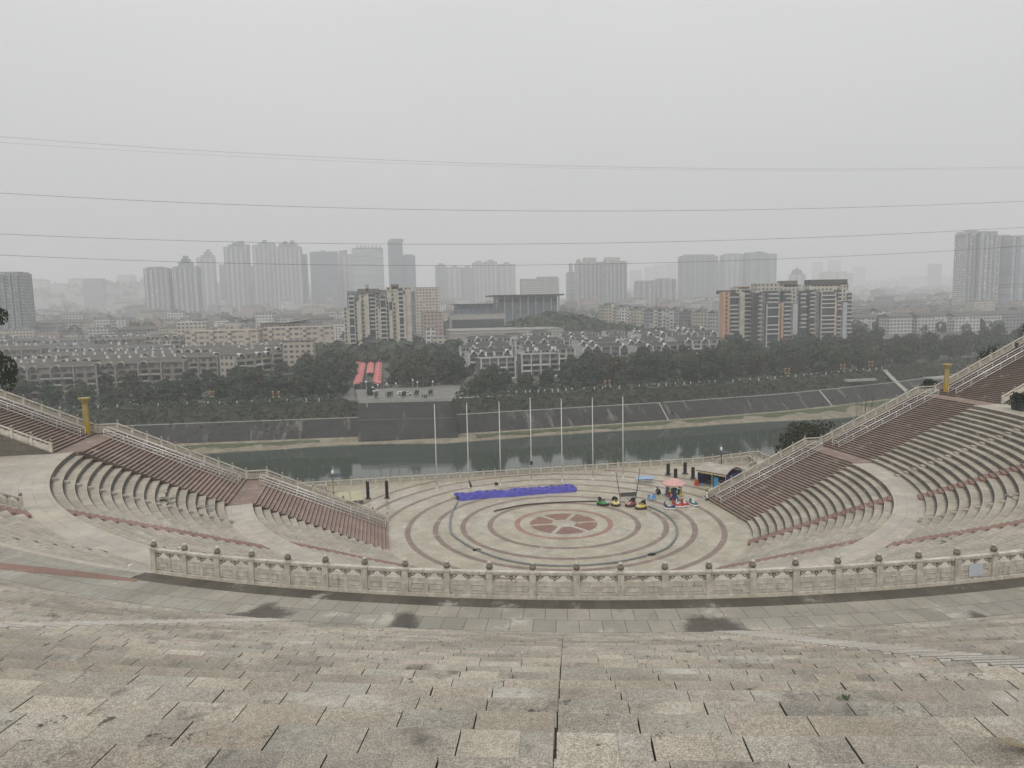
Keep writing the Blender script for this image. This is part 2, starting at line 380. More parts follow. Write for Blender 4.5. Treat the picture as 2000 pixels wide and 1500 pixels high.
t3, h3 = flight(R2b, R3 + .8, Z2, Z3, 8, a=A3)
T3 = R2b + (R3 + .8 - R2b) / 8 * 7
landing(T3 + .3, 63.32, Z3, A3[0], A3[1], M_walk)
# walkway with a gutter course behind the balustrade, its dark partly painted contact shade
R4, t4, h4, n4 = 66.2, 0.8, 0.35, 26
g = MB(); g.sector(62.80, 63.62, Z3 - .2, Z3 + .02, RAD(-120.6), RAD(-59), 90, 0); g.build('gutter_course', M_gutter, amph)
for a0_, a1_ in ((A3[0], RAD(-120.6)), (RAD(-59), A3[1])):
    g = MB(); g.sector(63.2, 63.7, Z3 - .2, Z3 + .046, a0_, a1_, 60, 0); g.build('walkway', M_walk, amph)
g = MB(); g.sector(63.62, R4 + .1, Z3 - .2, Z3 + .05, A3[0], A3[1], 120, 0, outer=False); g.build('walkway', M_walk, amph)
# red strip on the walkway's edge left of the balustrade
g = MB(); up = [(-40, 1093), (0, 1099), (100, 1109), (200, 1121), (270, 1131)]; lo = [(-40, 1106), (0, 1112), (100, 1122), (200, 1131), (268, 1136)]
pu = [at_z(x, y, Z3 + .056) for x, y in up]; pl = [at_z(x, y, Z3 + .056) for x, y in lo]
for i in range(4): g.add([pl[i], pl[i + 1], pu[i + 1], pu[i]], [(0, 1, 2, 3)], 0, [[(i * 2, 0), (i * 2 + 2, 0), (i * 2 + 2, 1), (i * 2, 1)]])
g.build('red_paving_strip', M_aisle, amph)
# the upper flight the photographer looks down: every slab its own slightly uneven stone
rn = random.Random(3)
L4 = 0.61
for i in range(n4):
    ra, rb = R4 + t4 * i, R4 + t4 * (i + 1); z0, z1 = Z3 + .05 + h4 * i, Z3 + .05 + h4 * (i + 1)
    s = MB(); s.sector(ra + .04, rb + .1, z0 - .02, z1 - .1, A3[0], A3[1], 120, 1)
    da = L4 / ra
    for dirn in (1, -1):                        # laid outwards from the straight joint below the photographer
        a = RAD(-104.45)
        while RAD(-146) < a < RAD(-70):
            gap = rn.choice((.003, .004, .005, .009)) / ra; w2 = da * rn.choice((1, 1, 1, .94, 1.06)); dz = rn.uniform(-.004, .004); dr = rn.uniform(-.006, .006)
            sm = .004 / ra if abs(a - RAD(-104.45)) < 1e-6 else 0
            if dirn > 0: b1, b2 = a + sm, a + w2
            else: b1, b2 = a - w2, a - sm
            b0 = len(s.f); s.sector(ra + dr, rb + .08, z1 - .11, z1 + dz, b1 + gap, b2 - gap, 1, 0, mr=1, ends=True)
            uid = rn.randint(0, 4000) * .72
            for q in range(b0, len(s.f)): s.uv[q] = [(uid + .1, 0), (uid + .1, .86), (uid + .5, .86), (uid + .5, 0)]
            a += dirn * w2
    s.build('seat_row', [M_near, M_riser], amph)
zt = Z3 + .05 + h4 * n4
s = MB(); s.sector(R4 + t4 * n4, 96, zt - .4, zt - .004, A3[0], A3[1], 60, 0); s.build('landing', M_walk, amph)
# stepping blocks (half-height) in the aisles, one part per aisle
def aisle(name, mat, azd, r0, t, z0, h, k, wd, strip):
    s = MB(); a = RAD(azd)
    for i in range(k):
        ra = r0 + t * i; zb = z0 + h * i
        s.box(((ra - t * .27) * cos(a), (ra - t * .27) * sin(a), zb - .01), (t * .5, wd, h * .5 + .01), a, 0)
        if strip and i < k - 1: s.box(((ra + t * .42) * cos(a), (ra + t * .42) * sin(a), zb + h - .03), (t * .84, wd, .036), a, 0)
    return s.build(name, mat, amph)
for azd in (-33.5, -59.6, -120.4, -146.5): aisle('aisle_steps', M_aisle, azd, R0, t1, 0, h1, 17, 1.7, True)
for azd in (-33.3, -59.6, -93, -120.4, -146.8): aisle('aisle_steps', M_aisle, azd, R1b, t2, Z1, h2, 17, 1.8, True)
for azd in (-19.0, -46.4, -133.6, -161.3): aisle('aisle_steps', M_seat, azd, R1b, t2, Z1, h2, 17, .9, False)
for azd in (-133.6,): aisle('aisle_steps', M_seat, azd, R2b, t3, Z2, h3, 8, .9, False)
aisle('aisle_steps', M_aisle, -147.2, R2b, t3, Z2, h3, 8, 1.9, True)
for azd in (-126.3, -113.0, -99.8, -86.5): aisle('aisle_steps', M_worn, azd, R4, t4, Z3 + .05, h4, 22, 1.0, True)
# side staircases, red granite
def stairs(sg, f):                            # f = foot, landing-1 edge, end, landing-2 edge, end
    s = MB()
    def run(u0, u1, z0, z1, n):
        for i in range(n):
            ua = u0 + (u1 - u0) * i / n; ub = u0 + (u1 - u0) * (i + 1) / n; zz = z0 + (z1 - z0) * (i + 1) / n
            b0 = len(s.f); s.box((sg * (ua + ub) / 2, 0, zz - 3.0), (ub - ua + .03, 2 * HS, 3.0))
            s.uv[b0 + 4] = [(v2, u2) for u2, v2 in s.uv[b0 + 4]]
            for q in range(b0, b0 + 4): s.m[q] = 2
            s.box((sg * (ua + .045), 0, zz - .045), (.11, 2 * HS + .004, .052), 0, 1)
    run(f[0], f[1], 0, Z1, 34); s.box((sg * (f[1] + f[2]) / 2, 0, Z1 - 3), (f[2] - f[1], 2 * HS, 3.0))
    run(f[2], f[3], Z1, Z2, 34); s.box((sg * (f[3] + f[4]) / 2, 0, Z2 - 3), (f[4] - f[3], 2 * HS, 3.0))
    run(f[4], f[4] + 27, Z2, Z2 + 12.6, 64)
    for u0, u1, z0, z1 in ((f[0], f[1], 0, Z1), (f[2], f[3], Z1, Z2), (f[4], f[4] + 27, Z2, Z2 + 12.6)):
        pass
    o = s.build('staircase', [M_stair, M_nose, M_stairR], amph)
    m2 = MB(); P = [(sg * f[4], Z2 - .5), (sg * (f[4] + 27), Z2 - .5), (sg * (f[4] + 27), Z2 + 12.9), (sg * f[4], Z2 + .1)]
    m2.prism(P if sg > 0 else P[::-1], -HS - .35, -HS - .003, 0, 'y'); m2.build('stair_wall', M_wall, amph)
    m3 = MB(); P = [(sg * f[0], -3), (sg * (f[4] + 27), -3), (sg * (f[4] + 27), Z2 + 12.7), (sg * f[4], Z2 + .1), (sg * f[3], Z2 + .1), (sg * f[2], Z1 + .1), (sg * f[1], Z1 + .1), (sg * f[0], .1)]
    m3.prism(P if sg > 0 else P[::-1], HS + .003, HS + .5, 0, 'y'); m3.build('stair_wall', M_wall, amph)
    return o
M_nose = stone('worn_stair_edge', 1.6, 50.0, [(0.30, 0.22, 0.185), (0.34, 0.25, 0.21)], 0.012, 0.4, jf=0.4)
SR = (22.1, 37.0, 39.5, 54.9, 57.7); SL = (21.8, 36.3, 38.7, 52.9, 55.3)
stairs(1, SR); stairs(-1, SL)

# ------------------------------------------------------------------ marble balustrades
def post_mesh(h=1.06, w=.24):
    s = MB(); s.box((0, 0, 0), (w + .03, w + .03, .10)); s.box((0, 0, .10), (w, w, h - .18)); s.box((0, 0, h - .08), (w + .05, w + .05, .06)); s.box((0, 0, h - .02), (w - .02, w - .02, .05))
    return s.mesh('post', M_marble)
def finial_mesh(h=1.06):
    s = MB(); n = 12
    s.lathe((0, 0, h), [(.05, .02), (.10, .05), (.125, .11), (.118, .17), (.08, .215), (.065, .24)], 12, 0)
    for k in range(9):
        a = 2 * pi * k / 9; s.ball((.108 * cos(a), .108 * sin(a), h + .12), .022, 5, 4, 0, (1, 1, 3.2))
    s.lathe((0, 0, h), [(.075, .238), (.098, .26), (.09, .30), (.05, .325), (.01, .335)], 12, 1)
    return s.mesh('finial', [M_finial, M_cap], True)
def shear(s, k):                               # z += k*x
    if k: s.v = [(x, y, z + k * x) for x, y, z in s.v]
    return s
M_orn = marble('stained_ornament_stone', (.30, .275, .225))
def panel_mesh(L, k=0.0, ornate=True):
    s = MB(); t = .10; w = L - .24
    s.box((0, 0, .16), (w, t, .50))
    if ornate:
        for sx in (-w / 4, w / 4):              # carved frames, proud of the slab on both faces
            for sy in (-1, 1):
                y = sy * (t / 2 + .009)
                for a, b, c2, d2 in ((sx, .27, w * .36, .022), (sx, .47, w * .36, .022)): s.box((a, y, b), (c2, .018, d2))
                for dx in (-1, 1): s.box((sx + dx * (w * .18 - .012), y, .292), (.022, .018, .178))
        b0 = len(s.f)
        for cx in (-w / 2 + .05, 0, w / 2 - .05):  # cloud-and-vase openwork under the rail
            s.lathe((cx, 0, .66), [(.035, 0), (.028, .03), (.055, .06), (.06, .10), (.03, .14), (.05, .17), (.09, .215)], 8, 0, 1, .75)
            for dx in (-1, 1):
                if abs(cx + dx * .1) > w / 2: continue
                s.tube([(cx + dx * (.11 + .055 * cos(q)), 0, .795 + .05 * sin(q)) for q in [i * pi / 4 for i in range(8)]], .022, 5, 0, True)
                s.tube([(cx + dx * .05, 0, .74), (cx + dx * .12, 0, .745), (cx + dx * .20, 0, .82), (cx + dx * .25, 0, .875)], .02, 5)
        s.m[b0:] = [1] * (len(s.m) - b0)
    else:
        for i in range(5): s.box((-w / 2 + w * (i + .5) / 5, 0, .66), (.07, .08, .22))
    return shear(s, k).mesh('panel', [M_marble if ornate else M_fence, M_orn])
def rail_mesh(L, k=0.0):
    s = MB(); w = L - .24; s.box((0, 0, .875), (w, .15, .05)); s.box((0, 0, .925), (w, .19, .085)); return shear(s, k).mesh('handrail', M_marble)
def base_mesh(L, k=0.0):
    s = MB(); w = L - .24; s.box((0, 0, .0), (w, .20, .09)); s.box((0, 0, .09), (.12, .1, .07)); return shear(s, k).mesh('base_rail', M_marble)
ME_post = post_mesh(); ME_fin = finial_mesh()
cache = {}
def bal_meshes(L, k, orn=True):
    key = (round(L, 2), round(k, 3), orn)
    if key not in cache: cache[key] = (panel_mesh(L, k, orn), rail_mesh(L, k), base_mesh(L, k))
    return cache[key]
def add_post(t, loc, rz):
    p = link('post', ME_post, t, loc, (0, 0, rz)); link('finial', ME_fin, p); return p
def add_bay(t, a, b, orn=True, skip=False):
    a, b = Vector(a), Vector(b); d = b - a; L = hypot(d.x, d.y); k = d.z / L; rz = atan2(d.y, d.x); c = (a + b) / 2
    for nm, me in zip(('panel', 'handrail', 'base_rail'), bal_meshes(L, k, orn)):
        link(nm, me, t, c, (0, 0, rz))
def balustrade(label, pts, orn=True, ends=True, rz=None):
    t = thing('balustrade', label, 'balustrade', (0, 0, 0))
    for i, p in enumerate(pts):
        q = pts[min(i + 1, len(pts) - 1)]; o = pts[max(i - 1, 0)]; add_post(t, p, atan2(q[1] - o[1], q[0] - o[0]))
        if i < len(pts) - 1: add_bay(t, p, pts[i + 1], orn)
    return t
RB = 62.6
A0, DA = RAD(-120.25), RAD(1.4785)
front = balustrade('long curved cream marble balustrade with urn finials along the walkway in the foreground', [(RB * cos(A0 + DA * k), RB * sin(A0 + DA * k), Z3 + .005) for k in range(30)])
kk = 20.5; a = A0 + DA * kk
sg_ = MB(); sg_.box((0, -.072, .20), (.62, .012, .50)); 
M_sheet = plain('white_board', (0.55, 0.57, 0.62), .5, 0, .05)
sb = sg_.build('notice_board', M_sheet, None, ((RB + .0) * cos(a), (RB) * sin(a), Z3 + .01), (0, 0, a + pi / 2 + pi)); 
tag(sb, 'blank whitish board fixed to a panel of the foreground marble balustrade', 'board')
sb.rotation_euler = (0, 0, a + pi / 2); sb.scale = (1, 1, 1)
def line(p, q, n): return [tuple(Vector(p).lerp(Vector(q), i / n)) for i in range(n + 1)]
YB = HS + .25
def stair_bal(sg, f, side):
    L = line((sg * f[0], YB, .02), (sg * f[1], YB, Z1 + .15), 8) + line((sg * f[1], YB, Z1 + .15), (sg * f[2], YB, Z1 + .15), 1)[1:] + \
        line((sg * f[2], YB, Z1 + .15), (sg * f[3], YB, Z2 + .15), 9)[1:] + line((sg * f[3], YB, Z2 + .15), (sg * f[4], YB, Z2 + .15), 1)[1:] + \
        line((sg * f[4], YB, Z2 + .15), (sg * (f[4] + 24), YB, Z2 + 11.35), 13)[1:]
    balustrade('stone balustrade climbing the river side of the %s red staircase' % side, L, False)
    M = line((sg * (f[4] + .1), -HS - .18, Z2 + .1), (sg * (f[4] + 14), -HS - .18, Z2 + 6.6), 8)
    balustrade('short marble balustrade on the wall beside the top of the %s red staircase' % side, M, True)
stair_bal(1, SR, 'right'); stair_bal(-1, SL, 'left')
ang = RAD(-149.1)
balustrade('short marble balustrade at the left edge beside red steps', [(r * cos(ang), r * sin(ang), Z2 + (r - 56.0) * .52) for r in (56.0, 57.6, 59.2, 60.8, 62.4)])
river = line((-36.6, 26.75, 0), (31.5, 26.75, 0), 36)
balustrade('long pale stone balustrade along the river edge of the stage', river + line((31.5, 26.75, 0), (43.0, 29.3, 0), 6)[1:] + line((43.0, 29.3, 0), (42.2, 21.5, 0), 4)[1:], False)
balustrade('low pale balustrade round the stairwell behind the blue sided tent', line((33.2, 25.0, 0), (39.6, 26.2, 0), 4) + line((39.6, 26.2, 0), (39.0, 22.6, 0), 2)[1:] + line((39.0, 22.6, 0), (36.4, 20.4, 0), 2)[1:], False)
balustrade('short balustrade round the stairwell behind the left staircase', line((-35.5, 24.6, 0), (-31.0, 24.6, 0), 3) + line((-31.0, 24.6, 0), (-30.4, 22.9, 0), 1)[1:], False)

# stainless handrail lanes on the side staircases
def rail_cage(sg, u0, u1, z0, z1, label, ya=3.6, yb=2.2):
    t = thing('handrail', label, 'handrail', (sg * u0, 0, z0)); k = (z1 - z0) / (u1 - u0) * sg; Lx = sg * (u1 - u0)
    def P(x, y, z): return (x, y, z + abs(x) * (z1 - z0) / (u1 - u0))
    for y in (ya, yb):
        s = MB(); s.tube([P(0, y, 1.0), P(Lx, y, 1.0)], .06, 6); s.build('top_rail', M_steel, t, smooth=True)
        s = MB(); s.tube([P(0, y, .28), P(Lx, y, .28)], .04, 6); s.tube([P(0, y, .62), P(Lx, y, .62)], .02, 6); s.build('lower_rail', M_steel, t, smooth=True)
    n = 7
    for i in range(n + 1):
        x = Lx * i / n
        for y in (ya, yb): s = MB(); s.tube([P(x, y, -.1), P(x, y, 1.0)], .03, 6); s.build('rail_post', M_steel, t, smooth=True)
        if i in (0, 2, 5, n): s = MB(); s.tube([P(x, ya, .96), P(x, yb, .96)], .032, 6); s.build('cross_bar', M_steel, t, smooth=True)
for sg, f, sd_ in ((1, SR, 'right'), (-1, SL, 'left')):
    rail_cage(sg, f[0] + .3, f[1] + .3, .25, Z1 + .1, 'stainless steel handrail lane on the lowest flight of the %s staircase' % sd_)
    rail_cage(sg, f[2] + .3, f[3] + .3, Z1 + .2, Z2 + .1, 'stainless steel handrail lane on the middle flight of the %s staircase' % sd_)
    rail_cage(sg, f[4] + .3, f[4] + 17, Z2 + .2, Z2 + 7.9, 'stainless steel handrail lane on the top flight of the %s staircase' % sd_)

# ------------------------------------------------------------------ things on the stage
def gz(px, py, z=0.0): return at_z(px, py, z)
def one(name, mb, mat, label, cat, loc=(0, 0, 0), rz=0, group=None, smooth=False):
    o = mb.build(name, mat, None, loc, (0, 0, rz), smooth); return tag(o, label, cat, group)
# flagpoles
poles = [(853.5, 956.2, 'first'), (915.7, 952, 'second'), (978, 948.2, 'third'), (1038.2, 944.5, 'fourth'), (1098, 940.5, 'fifth'), (1158, 937.5, 'sixth'), (1216.8, 933.7, 'last')]
for i, (x, y, nm) in enumerate(poles):
    lb = 'white flagpole without flag, %s from the left in the row along the river side' % nm
    if i == 3: lb = 'white flagpole with a small grey box halfway down, in the middle of the row'
    t = thing('flagpole', lb, 'flagpole', gz(x, y), 0, 'row of bare flagpoles on the stage')
    s = MB(); s.tube([(0, 0, .1), (0, 0, 6), (0, 0, 12.9 + (.4 if i == 3 else 0))], [.085, .07, .045], 10); s.build('pole', M_white, t, smooth=True)
    s = MB(); s.lathe((0, 0, 0), [(.22, 0), (.22, .05), (.12, .08), (.12, .5), (.09, .52)], 12); s.build('base', M_white, t)
    s = MB(); s.ball((0, 0, 12.95 + (.4 if i == 3 else 0)), .075, 8, 6); s.build('finial', M_steel, t, smooth=True)
    s = MB(); s.tube([(.10, 0, 1.1), (.085, 0, 7), (.07, 0, 12.7)], .008, 4); s.build('halyard', M_white, t)
    if i == 3: s = MB(); s.box((0, -.18, 3.0), (.42, .25, .6)); s.box((0, -.32, 3.1), (.3, .03, .4), 0, 0); s.build('control_box', M_dark, t)
# column loudspeakers
def column_speaker(loc, h, r, label, grp):
    t = thing('column_speaker', label, 'speaker', loc, 0, grp)
    s = MB(); s.lathe((0, 0, .1), [(r, 0), (r, h - .16), (r * .95, h - .12), (r * .5, h - .10)], 14)
    for k in range(7):
        a = k * 2 * pi / 7; s.box((r * cos(a), r * sin(a), .14), (.03, .06, h - .3), a)
    s.build('cabinet', M_black, t)
    s = MB(); s.lathe((0, 0, 0), [(r * 1.9, 0), (r * 1.9, .07), (r * 1.75, .11), (r * 1.2, .13)], 16); s.build('stone_foot', M_gutter, t)
for (x, y), nm in zip([(1305, 927.5), (1319.5, 938), (1338, 925.5), (1353.5, 935)], ['nearest the flagpoles', 'behind the pink parasol', 'farthest back by the river balustrade', 'nearest the blue sided tent']):
    column_speaker(gz(x, y), 1.85, .27, 'squat black column loudspeaker on a stone foot, the one %s' % nm, 'four black columns by the tent')
for (x, y), nm in zip([(719, 974.5), (756, 973)], ['nearer the left staircase', 'nearer the flagpoles']):
    column_speaker(gz(x, y), 2.6, .22, 'tall slim black column loudspeaker, the one %s' % nm, 'two slim black columns on the left of the stage')
# purple tarpaulin over a long heap
M_tarp = plain('purple_tarpaulin', (0.060, 0.053, 0.35), .38, 0, .35, 1.6)
t = thing('tarpaulin_heap', 'long crumpled purple blue tarpaulin laid over something flat in front of the flagpoles', 'tarpaulin', (-3.2, 15.6, 0), RAD(2.2))
rt = random.Random(5)
def tz(a, b):
    x = (a - .5) * 17.6; q = abs(2 * b - 1)
    h = (1 - q ** 2.2) * (.66 + .05 * sin(x * .9) + .035 * sin(x * 2.3 + 1)) + .09 * sin(x * 1.5 + b * 13) * (1 - q) + .05 * sin(x * 4.1 - b * 21) * (1 - q * .6) + .06 * sin(x * 2.9 + b * 15 + sin(x * 1.7) * 3) * (1 - q * .5) + .045 * abs(sin(x * 2.7 - b * 8 + sin(x * .6) * 2)) - .03
    y = (b - .5) * (3.1 + .3 * sin(x * .8 + 2)) + .03 * sin(x * 1.9)
    return (x + .25 * sin(b * 9) * (1 if a in (0, 1) else .3), y, max(.012, h))
s = MB(); s.grid(tz, 130, 30); o = s.build('tarp_sheet', M_tarp, t, smooth=True)
md = o.modifiers.new('thick', 'SOLIDIFY'); md.thickness = .02
for x, y, z, r in ((-8.6, -.9, .25, .34), (-8.4, 0.2, .3, .3), (8.5, .9, .3, .22), (.6, 1.0, .5, .25), (5.8, 1.15, .45, .3)):
    s = MB(); s.ball((x, y, z), r, 9, 6, 0, (1, .6, .55)); s.build('bundle', M_black, t, smooth=True)
# flat inflatable track tubes on the floor
M_tube = plain('grey_green_tube', (0.19, 0.215, 0.215), .5, 0, .15, 3)
M_tube2 = plain('dark_track_tube', (0.05, 0.045, 0.042), .5, 0, .15, 3)
r3 = lambda q: (800 + q[0] / 4, 760 + q[1] / 4)
r4 = lambda q: (1100 + q[0] / 5, 840 + q[1] / 5)
def tube_run(pts, r, label, mat, joints=()):
    t = thing('track_tube', label, 'tube'); P = []
    W = [gz(x, y) for x, y in pts]
    for i in range(len(W) - 1):
        p0, p1, p2, p3 = W[max(i - 1, 0)], W[i], W[i + 1], W[min(i + 2, len(W) - 1)]
        for k in range(6):
            u = k / 6; P.append(.5 * ((2 * p1) + (p2 - p0) * u + (2 * p0 - 5 * p1 + 4 * p2 - p3) * u * u + (3 * p1 - p0 - 3 * p2 + p3) * u ** 3))
    P.append(W[-1])
    s = MB(); s.tube([(p.x, p.y, r * .8) for p in P], r, 8); s.v = [(x, y, z * .9) for x, y, z in s.v]; s.build('tube', mat, t, smooth=True)
    for q in joints:
        p = gz(*q); s = MB(); s.lathe((p.x, p.y, 0), [(.05, .005), (.5, .02), (.42, .16), (.1, .24)], 9, 0, 1, .45); o = s.build('tube_joint', M_black, t, smooth=True)
tube_run([r3(q) for q in [(375, 890), (335, 960), (318, 1050), (330, 1130), (400, 1190), (500, 1252)]], .14, 'grey tube curving down the left of the stage from the tarpaulin', M_tube)
tube_run([r3(q) for q in [(520, 1258), (560, 1275), (700, 1325), (850, 1358), (1000, 1377), (1200, 1385), (1400, 1378), (1600, 1358), (1750, 1330), (1850, 1305)]], .12, 'long grey tube along the near rings of the stage, dark joint at each end', M_tube, [r3((525, 1260)), r3((1890, 1296))])
tube_run([r4(q) for q in [(860, 1215), (930, 1195), (1010, 1158), (1070, 1100), (1108, 1030), (1108, 960), (1080, 900), (1020, 840), (920, 785), (835, 752)]], .14, 'grey tube curving up the right of the stage to the yellow bumper car', M_tube)
tube_run([r3(q) for q in [(660, 957), (870, 912), (1050, 895), (1200, 887), (1380, 881), (1465, 880)]], .11, 'thin dark tube lying from the middle of the stage to the green bumper car', M_tube2)

# bumper cars
def paint(name, c): return plain(name, c, .28, 0, .08, 3, .6)
M_rubber = plain('black_rubber', (0.015, 0.015, 0.016), .7, 0, .2, 5)
M_seatv = plain('black_vinyl', (0.02, 0.02, 0.022), .45, 0, .2, 5)
PC = {'green': paint('green_paint', (0.04, 0.22, 0.05)), 'yellow': paint('yellow_paint', (0.55, 0.42, 0.06)), 'red': paint('dark_red_paint', (0.26, 0.025, 0.03)), 'navy': paint('navy_paint', (0.02, 0.035, 0.11)), 'scarlet': paint('scarlet_paint', (0.42, 0.02, 0.03)), 'teal': paint('teal_paint', (0.02, 0.14, 0.17))}
def bumper_car(loc, rz, c, label):
    t = thing('bumper_car', label, 'bumper car', loc, rz, 'bumper cars parked on the stage')
    s = MB(); s.lathe((0, 0, 0), [(.72, .03), (.84, .08), (.88, .17), (.84, .26), (.72, .30)], 26, 0, 1.05, .80); s.build('rubber_ring', M_rubber, t, smooth=True)
    def hull(a, b):
        th = a * 2 * pi; ph = b; rx, ry = .80, .60; k = cos(ph * pi / 2) ** .55 if ph < 1 else 0
        x = rx * k * cos(th); y = ry * k * sin(th); z = .28 + .36 * sin(ph * pi / 2) * (1 - .35 * max(0, cos(th)))
        return (x, y, z)
    s = MB(); s.grid(hull, 26, 8); s.build('body', PC[c], t, smooth=True)
    s = MB()
    for q in [(.62, .10), (.45, .10)]: pass
    for sy in (-1, 1):
        s.add([(.80, sy * .10, .40), (.80, sy * .22, .39), (.30, sy * .30, .615), (.30, sy * .17, .635), (.06, sy * .26, .672), (.06, sy * .14, .675)], [(0, 1, 2, 3), (3, 2, 4, 5)] if sy > 0 else [(3, 2, 1, 0), (5, 4, 2, 3)])
    s.build('hood_stripe', M_white, t)
    s = MB(); s.lathe((-.15, 0, .58), [(.40, 0), (.40, .09), (.34, .10), (.28, .02), (.05, .0)], 16, 0, 1, .95); s.build('cockpit', M_seatv, t, smooth=True)
    s = MB()
    def back(a, b):
        th = RAD(110 + 140 * a); r = .44 - .04 * b; return (-.15 + r * cos(th) - .10 * b, .42 * r / .44 * sin(th) * (1 - .25 * b * b), .60 + .46 * b * (1 - .35 * (2 * a - 1) ** 2))
    s.grid(back, 14, 6); o = s.build('seat_back', M_seatv, t, smooth=True); md = o.modifiers.new('thick', 'SOLIDIFY'); md.thickness = -.09; md.offset = -1
    s = MB(); s.tube([(.18, .13 * cos(q), .80 + .11 * sin(q)) for q in [i * pi / 5 for i in range(10)]], .018, 6, 0, True); s.tube([(.18, 0, .80), (.30, 0, .62)], .02, 6); s.build('steering_wheel', M_black, t)
    for sy in (-1, 1): s = MB(); s.ball((.62, sy * .27, .42), .07, 8, 6, 0, (1, 1, .8)); s.build('headlight', M_white, t, smooth=True)
    return t
bumper_car(gz(1178, 986), RAD(-35), 'green', 'green and black bumper car, leftmost of the four, beside the dark tube')
bumper_car(gz(1202, 986.5), RAD(-95), 'yellow', 'yellow bumper car facing the seats, between the green one and the red one')
bumper_car(gz(1232, 988), RAD(205), 'red', 'dark red bumper car with white stripes in front of the net frame')
bumper_car(gz(1252, 993), RAD(200), 'yellow', 'yellow bumper car with white stripes, nearest and rightmost of the four')
def ride_car(loc, rz, c, label, sc=1.0):
    t = thing('ride_car', label, 'ride car', loc, rz, 'small electric ride cars by the parasol'); t.scale = (sc,) * 3
    s = MB(); s.lathe((0, 0, .02), [(.50, 0), (.60, .06), (.61, .14), (.55, .19)], 22, 0, 1.45, .80); s.build('white_bumper', M_white, t, smooth=True)
    s = MB(); s.lathe((0, 0, .2), [(.52, 0), (.50, .12), (.36, .22), (.2, .24)], 18, 0, 1.35, .72); s.build('body', PC[c], t, smooth=True)
    s = MB(); s.ball((.55, 0, .44), .20, 10, 6, 0, (1.3, .9, .7)); s.build('nose', PC[c], t, smooth=True)
    for x in (-.05, -.52):
        s = MB(); s.box((x, 0, .40), (.34, .44, .10)); s.box((x - .18, 0, .42), (.09, .44, .42)); s.ball((x - .18, 0, .88), .11, 8, 6, 0, (.7, 1.5, 1)); s.build('seat', PC[c] if x < -.3 else M_white, t, smooth=False)
    s = MB(); s.tube([(.30, -.22, .72), (.26, 0, .68), (.30, .22, .72)], .03, 6); s.tube([(.26, 0, .68), (.42, 0, .42)], .03, 6); s.build('handlebar', M_black, t)
    return t
ride_car(gz(1308, 994), RAD(-33), 'navy', 'navy ride car with a white bumper, leftmost of the four by the parasol', 1.0)
ride_car(gz(1325, 990), RAD(-36), 'scarlet', 'larger red ride car with a white bumper, right behind the navy one', 1.12)
ride_car(gz(1338.5, 988), RAD(-70), 'scarlet', 'smaller red ride car between the larger red one and the teal one', .88)
ride_car(gz(1355, 987), RAD(-70), 'teal', 'teal ride car with a white bumper, rightmost of the four', .9)
# parasol carousel
M_pink2 = plain('pink_cloth', (0.62, 0.36, 0.33), .7, 0, .06, 2)
c0 = gz(1316, 976)
t = thing('kiddie_carousel', 'small children carousel with colourful hanging seats under a pale pink parasol', 'carousel', c0)
s = MB(); R8 = 1.72
def can(r, z): return [(r * cos(pi / 8 + k * pi / 4), r * sin(pi / 8 + k * pi / 4), z) for k in range(8)]
prof = [(.02, 3.05), (.55, 2.98), (1.1, 2.72), (R8, 2.38), (R8 - .01, 2.24)]
for (ra, za), (rb, zb) in zip(prof, prof[1:]):
    A, B = can(ra, za), can(rb, zb)
    for k in range(8): s.add([A[k], B[k], B[(k + 1) % 8], A[(k + 1) % 8]], [(0, 1, 2, 3)])
o = s.build('canopy', M_pink2, t); md = o.modifiers.new('thick', 'SOLIDIFY'); md.thickness = .02
s = MB(); s.tube([(0, 0, 0), (0, 0, 3.0)], .06, 8); s.build('pole', M_steel, t, smooth=True)
s = MB(); s.lathe((0, 0, 0), [(.62, 0), (.62, .28), (.45, .38), (.22, .42), (.18, 1.3), (.24, 1.35), (.22, 1.7)], 14); s.build('drum', PC['navy'], t)
for k, (c, ang) in enumerate([('teal', 150), ('red', 200), ('yellow', 330), ('green', 20), ('navy', 260), ('yellow', 85)]):
    a = RAD(ang); x, y = .98 * cos(a), .98 * sin(a)
    s = MB(); s.ball((x, y, .72), .30, 10, 6, 0, (1.1, .8, .75)); s.ball((x, y, 1.25), .21, 10, 6, 0, (1, 1, .9)); s.tube([(x, y, 1.3), (x * .9, y * .9, 2.4)], .025, 6); s.box((x, y, .92), (.3, .3, .2), a); s.build('hanging_seat', PC[c], t, smooth=False)
    s = MB(); s.box((x * 1.05, y * 1.05, 1.55), (.45, .06, .42), a + pi / 2); s.build('side_panel', PC[['navy', 'teal', 'green', 'teal', 'white' if 0 else 'navy', 'red'][k]], t)
# blue chairs
M_blue = plain('sky_blue_plastic', (0.09, 0.30, 0.62), .4, 0, .06, 3)
def chair(loc, rz, label):
    t = thing('plastic_chair', label, 'chair', loc, rz, 'blue plastic chairs')
    s = MB(); s.box((0, 0, .42), (.46, .46, .05)); s.build('seat', M_blue, t)
    s = MB(); s.box((-.22, 0, .47), (.05, .46, .18)); s.box((-.24, 0, .68), (.05, .42, .22));
    for k in (-1, 1): s.box((-.22, k * .2, .6), (.05, .06, .12))
    s.build('backrest', M_blue, t)
    for k in (-1, 1): s = MB(); s.tube([(-.2, k * .23, .66), (.18, k * .24, .64), (.2, k * .23, .45)], .025, 6); s.build('armrest', M_blue, t)
    for a in (-1, 1):
        for b in (-1, 1): s = MB(); s.tube([(a * .19, b * .19, .43), (a * .24, b * .24, 0)], [.035, .02], 6); s.build('leg', M_blue, t)
p = gz(1269.5, 979); chair(p, RAD(-60), 'blue plastic armchair left of its twin near the net frame')
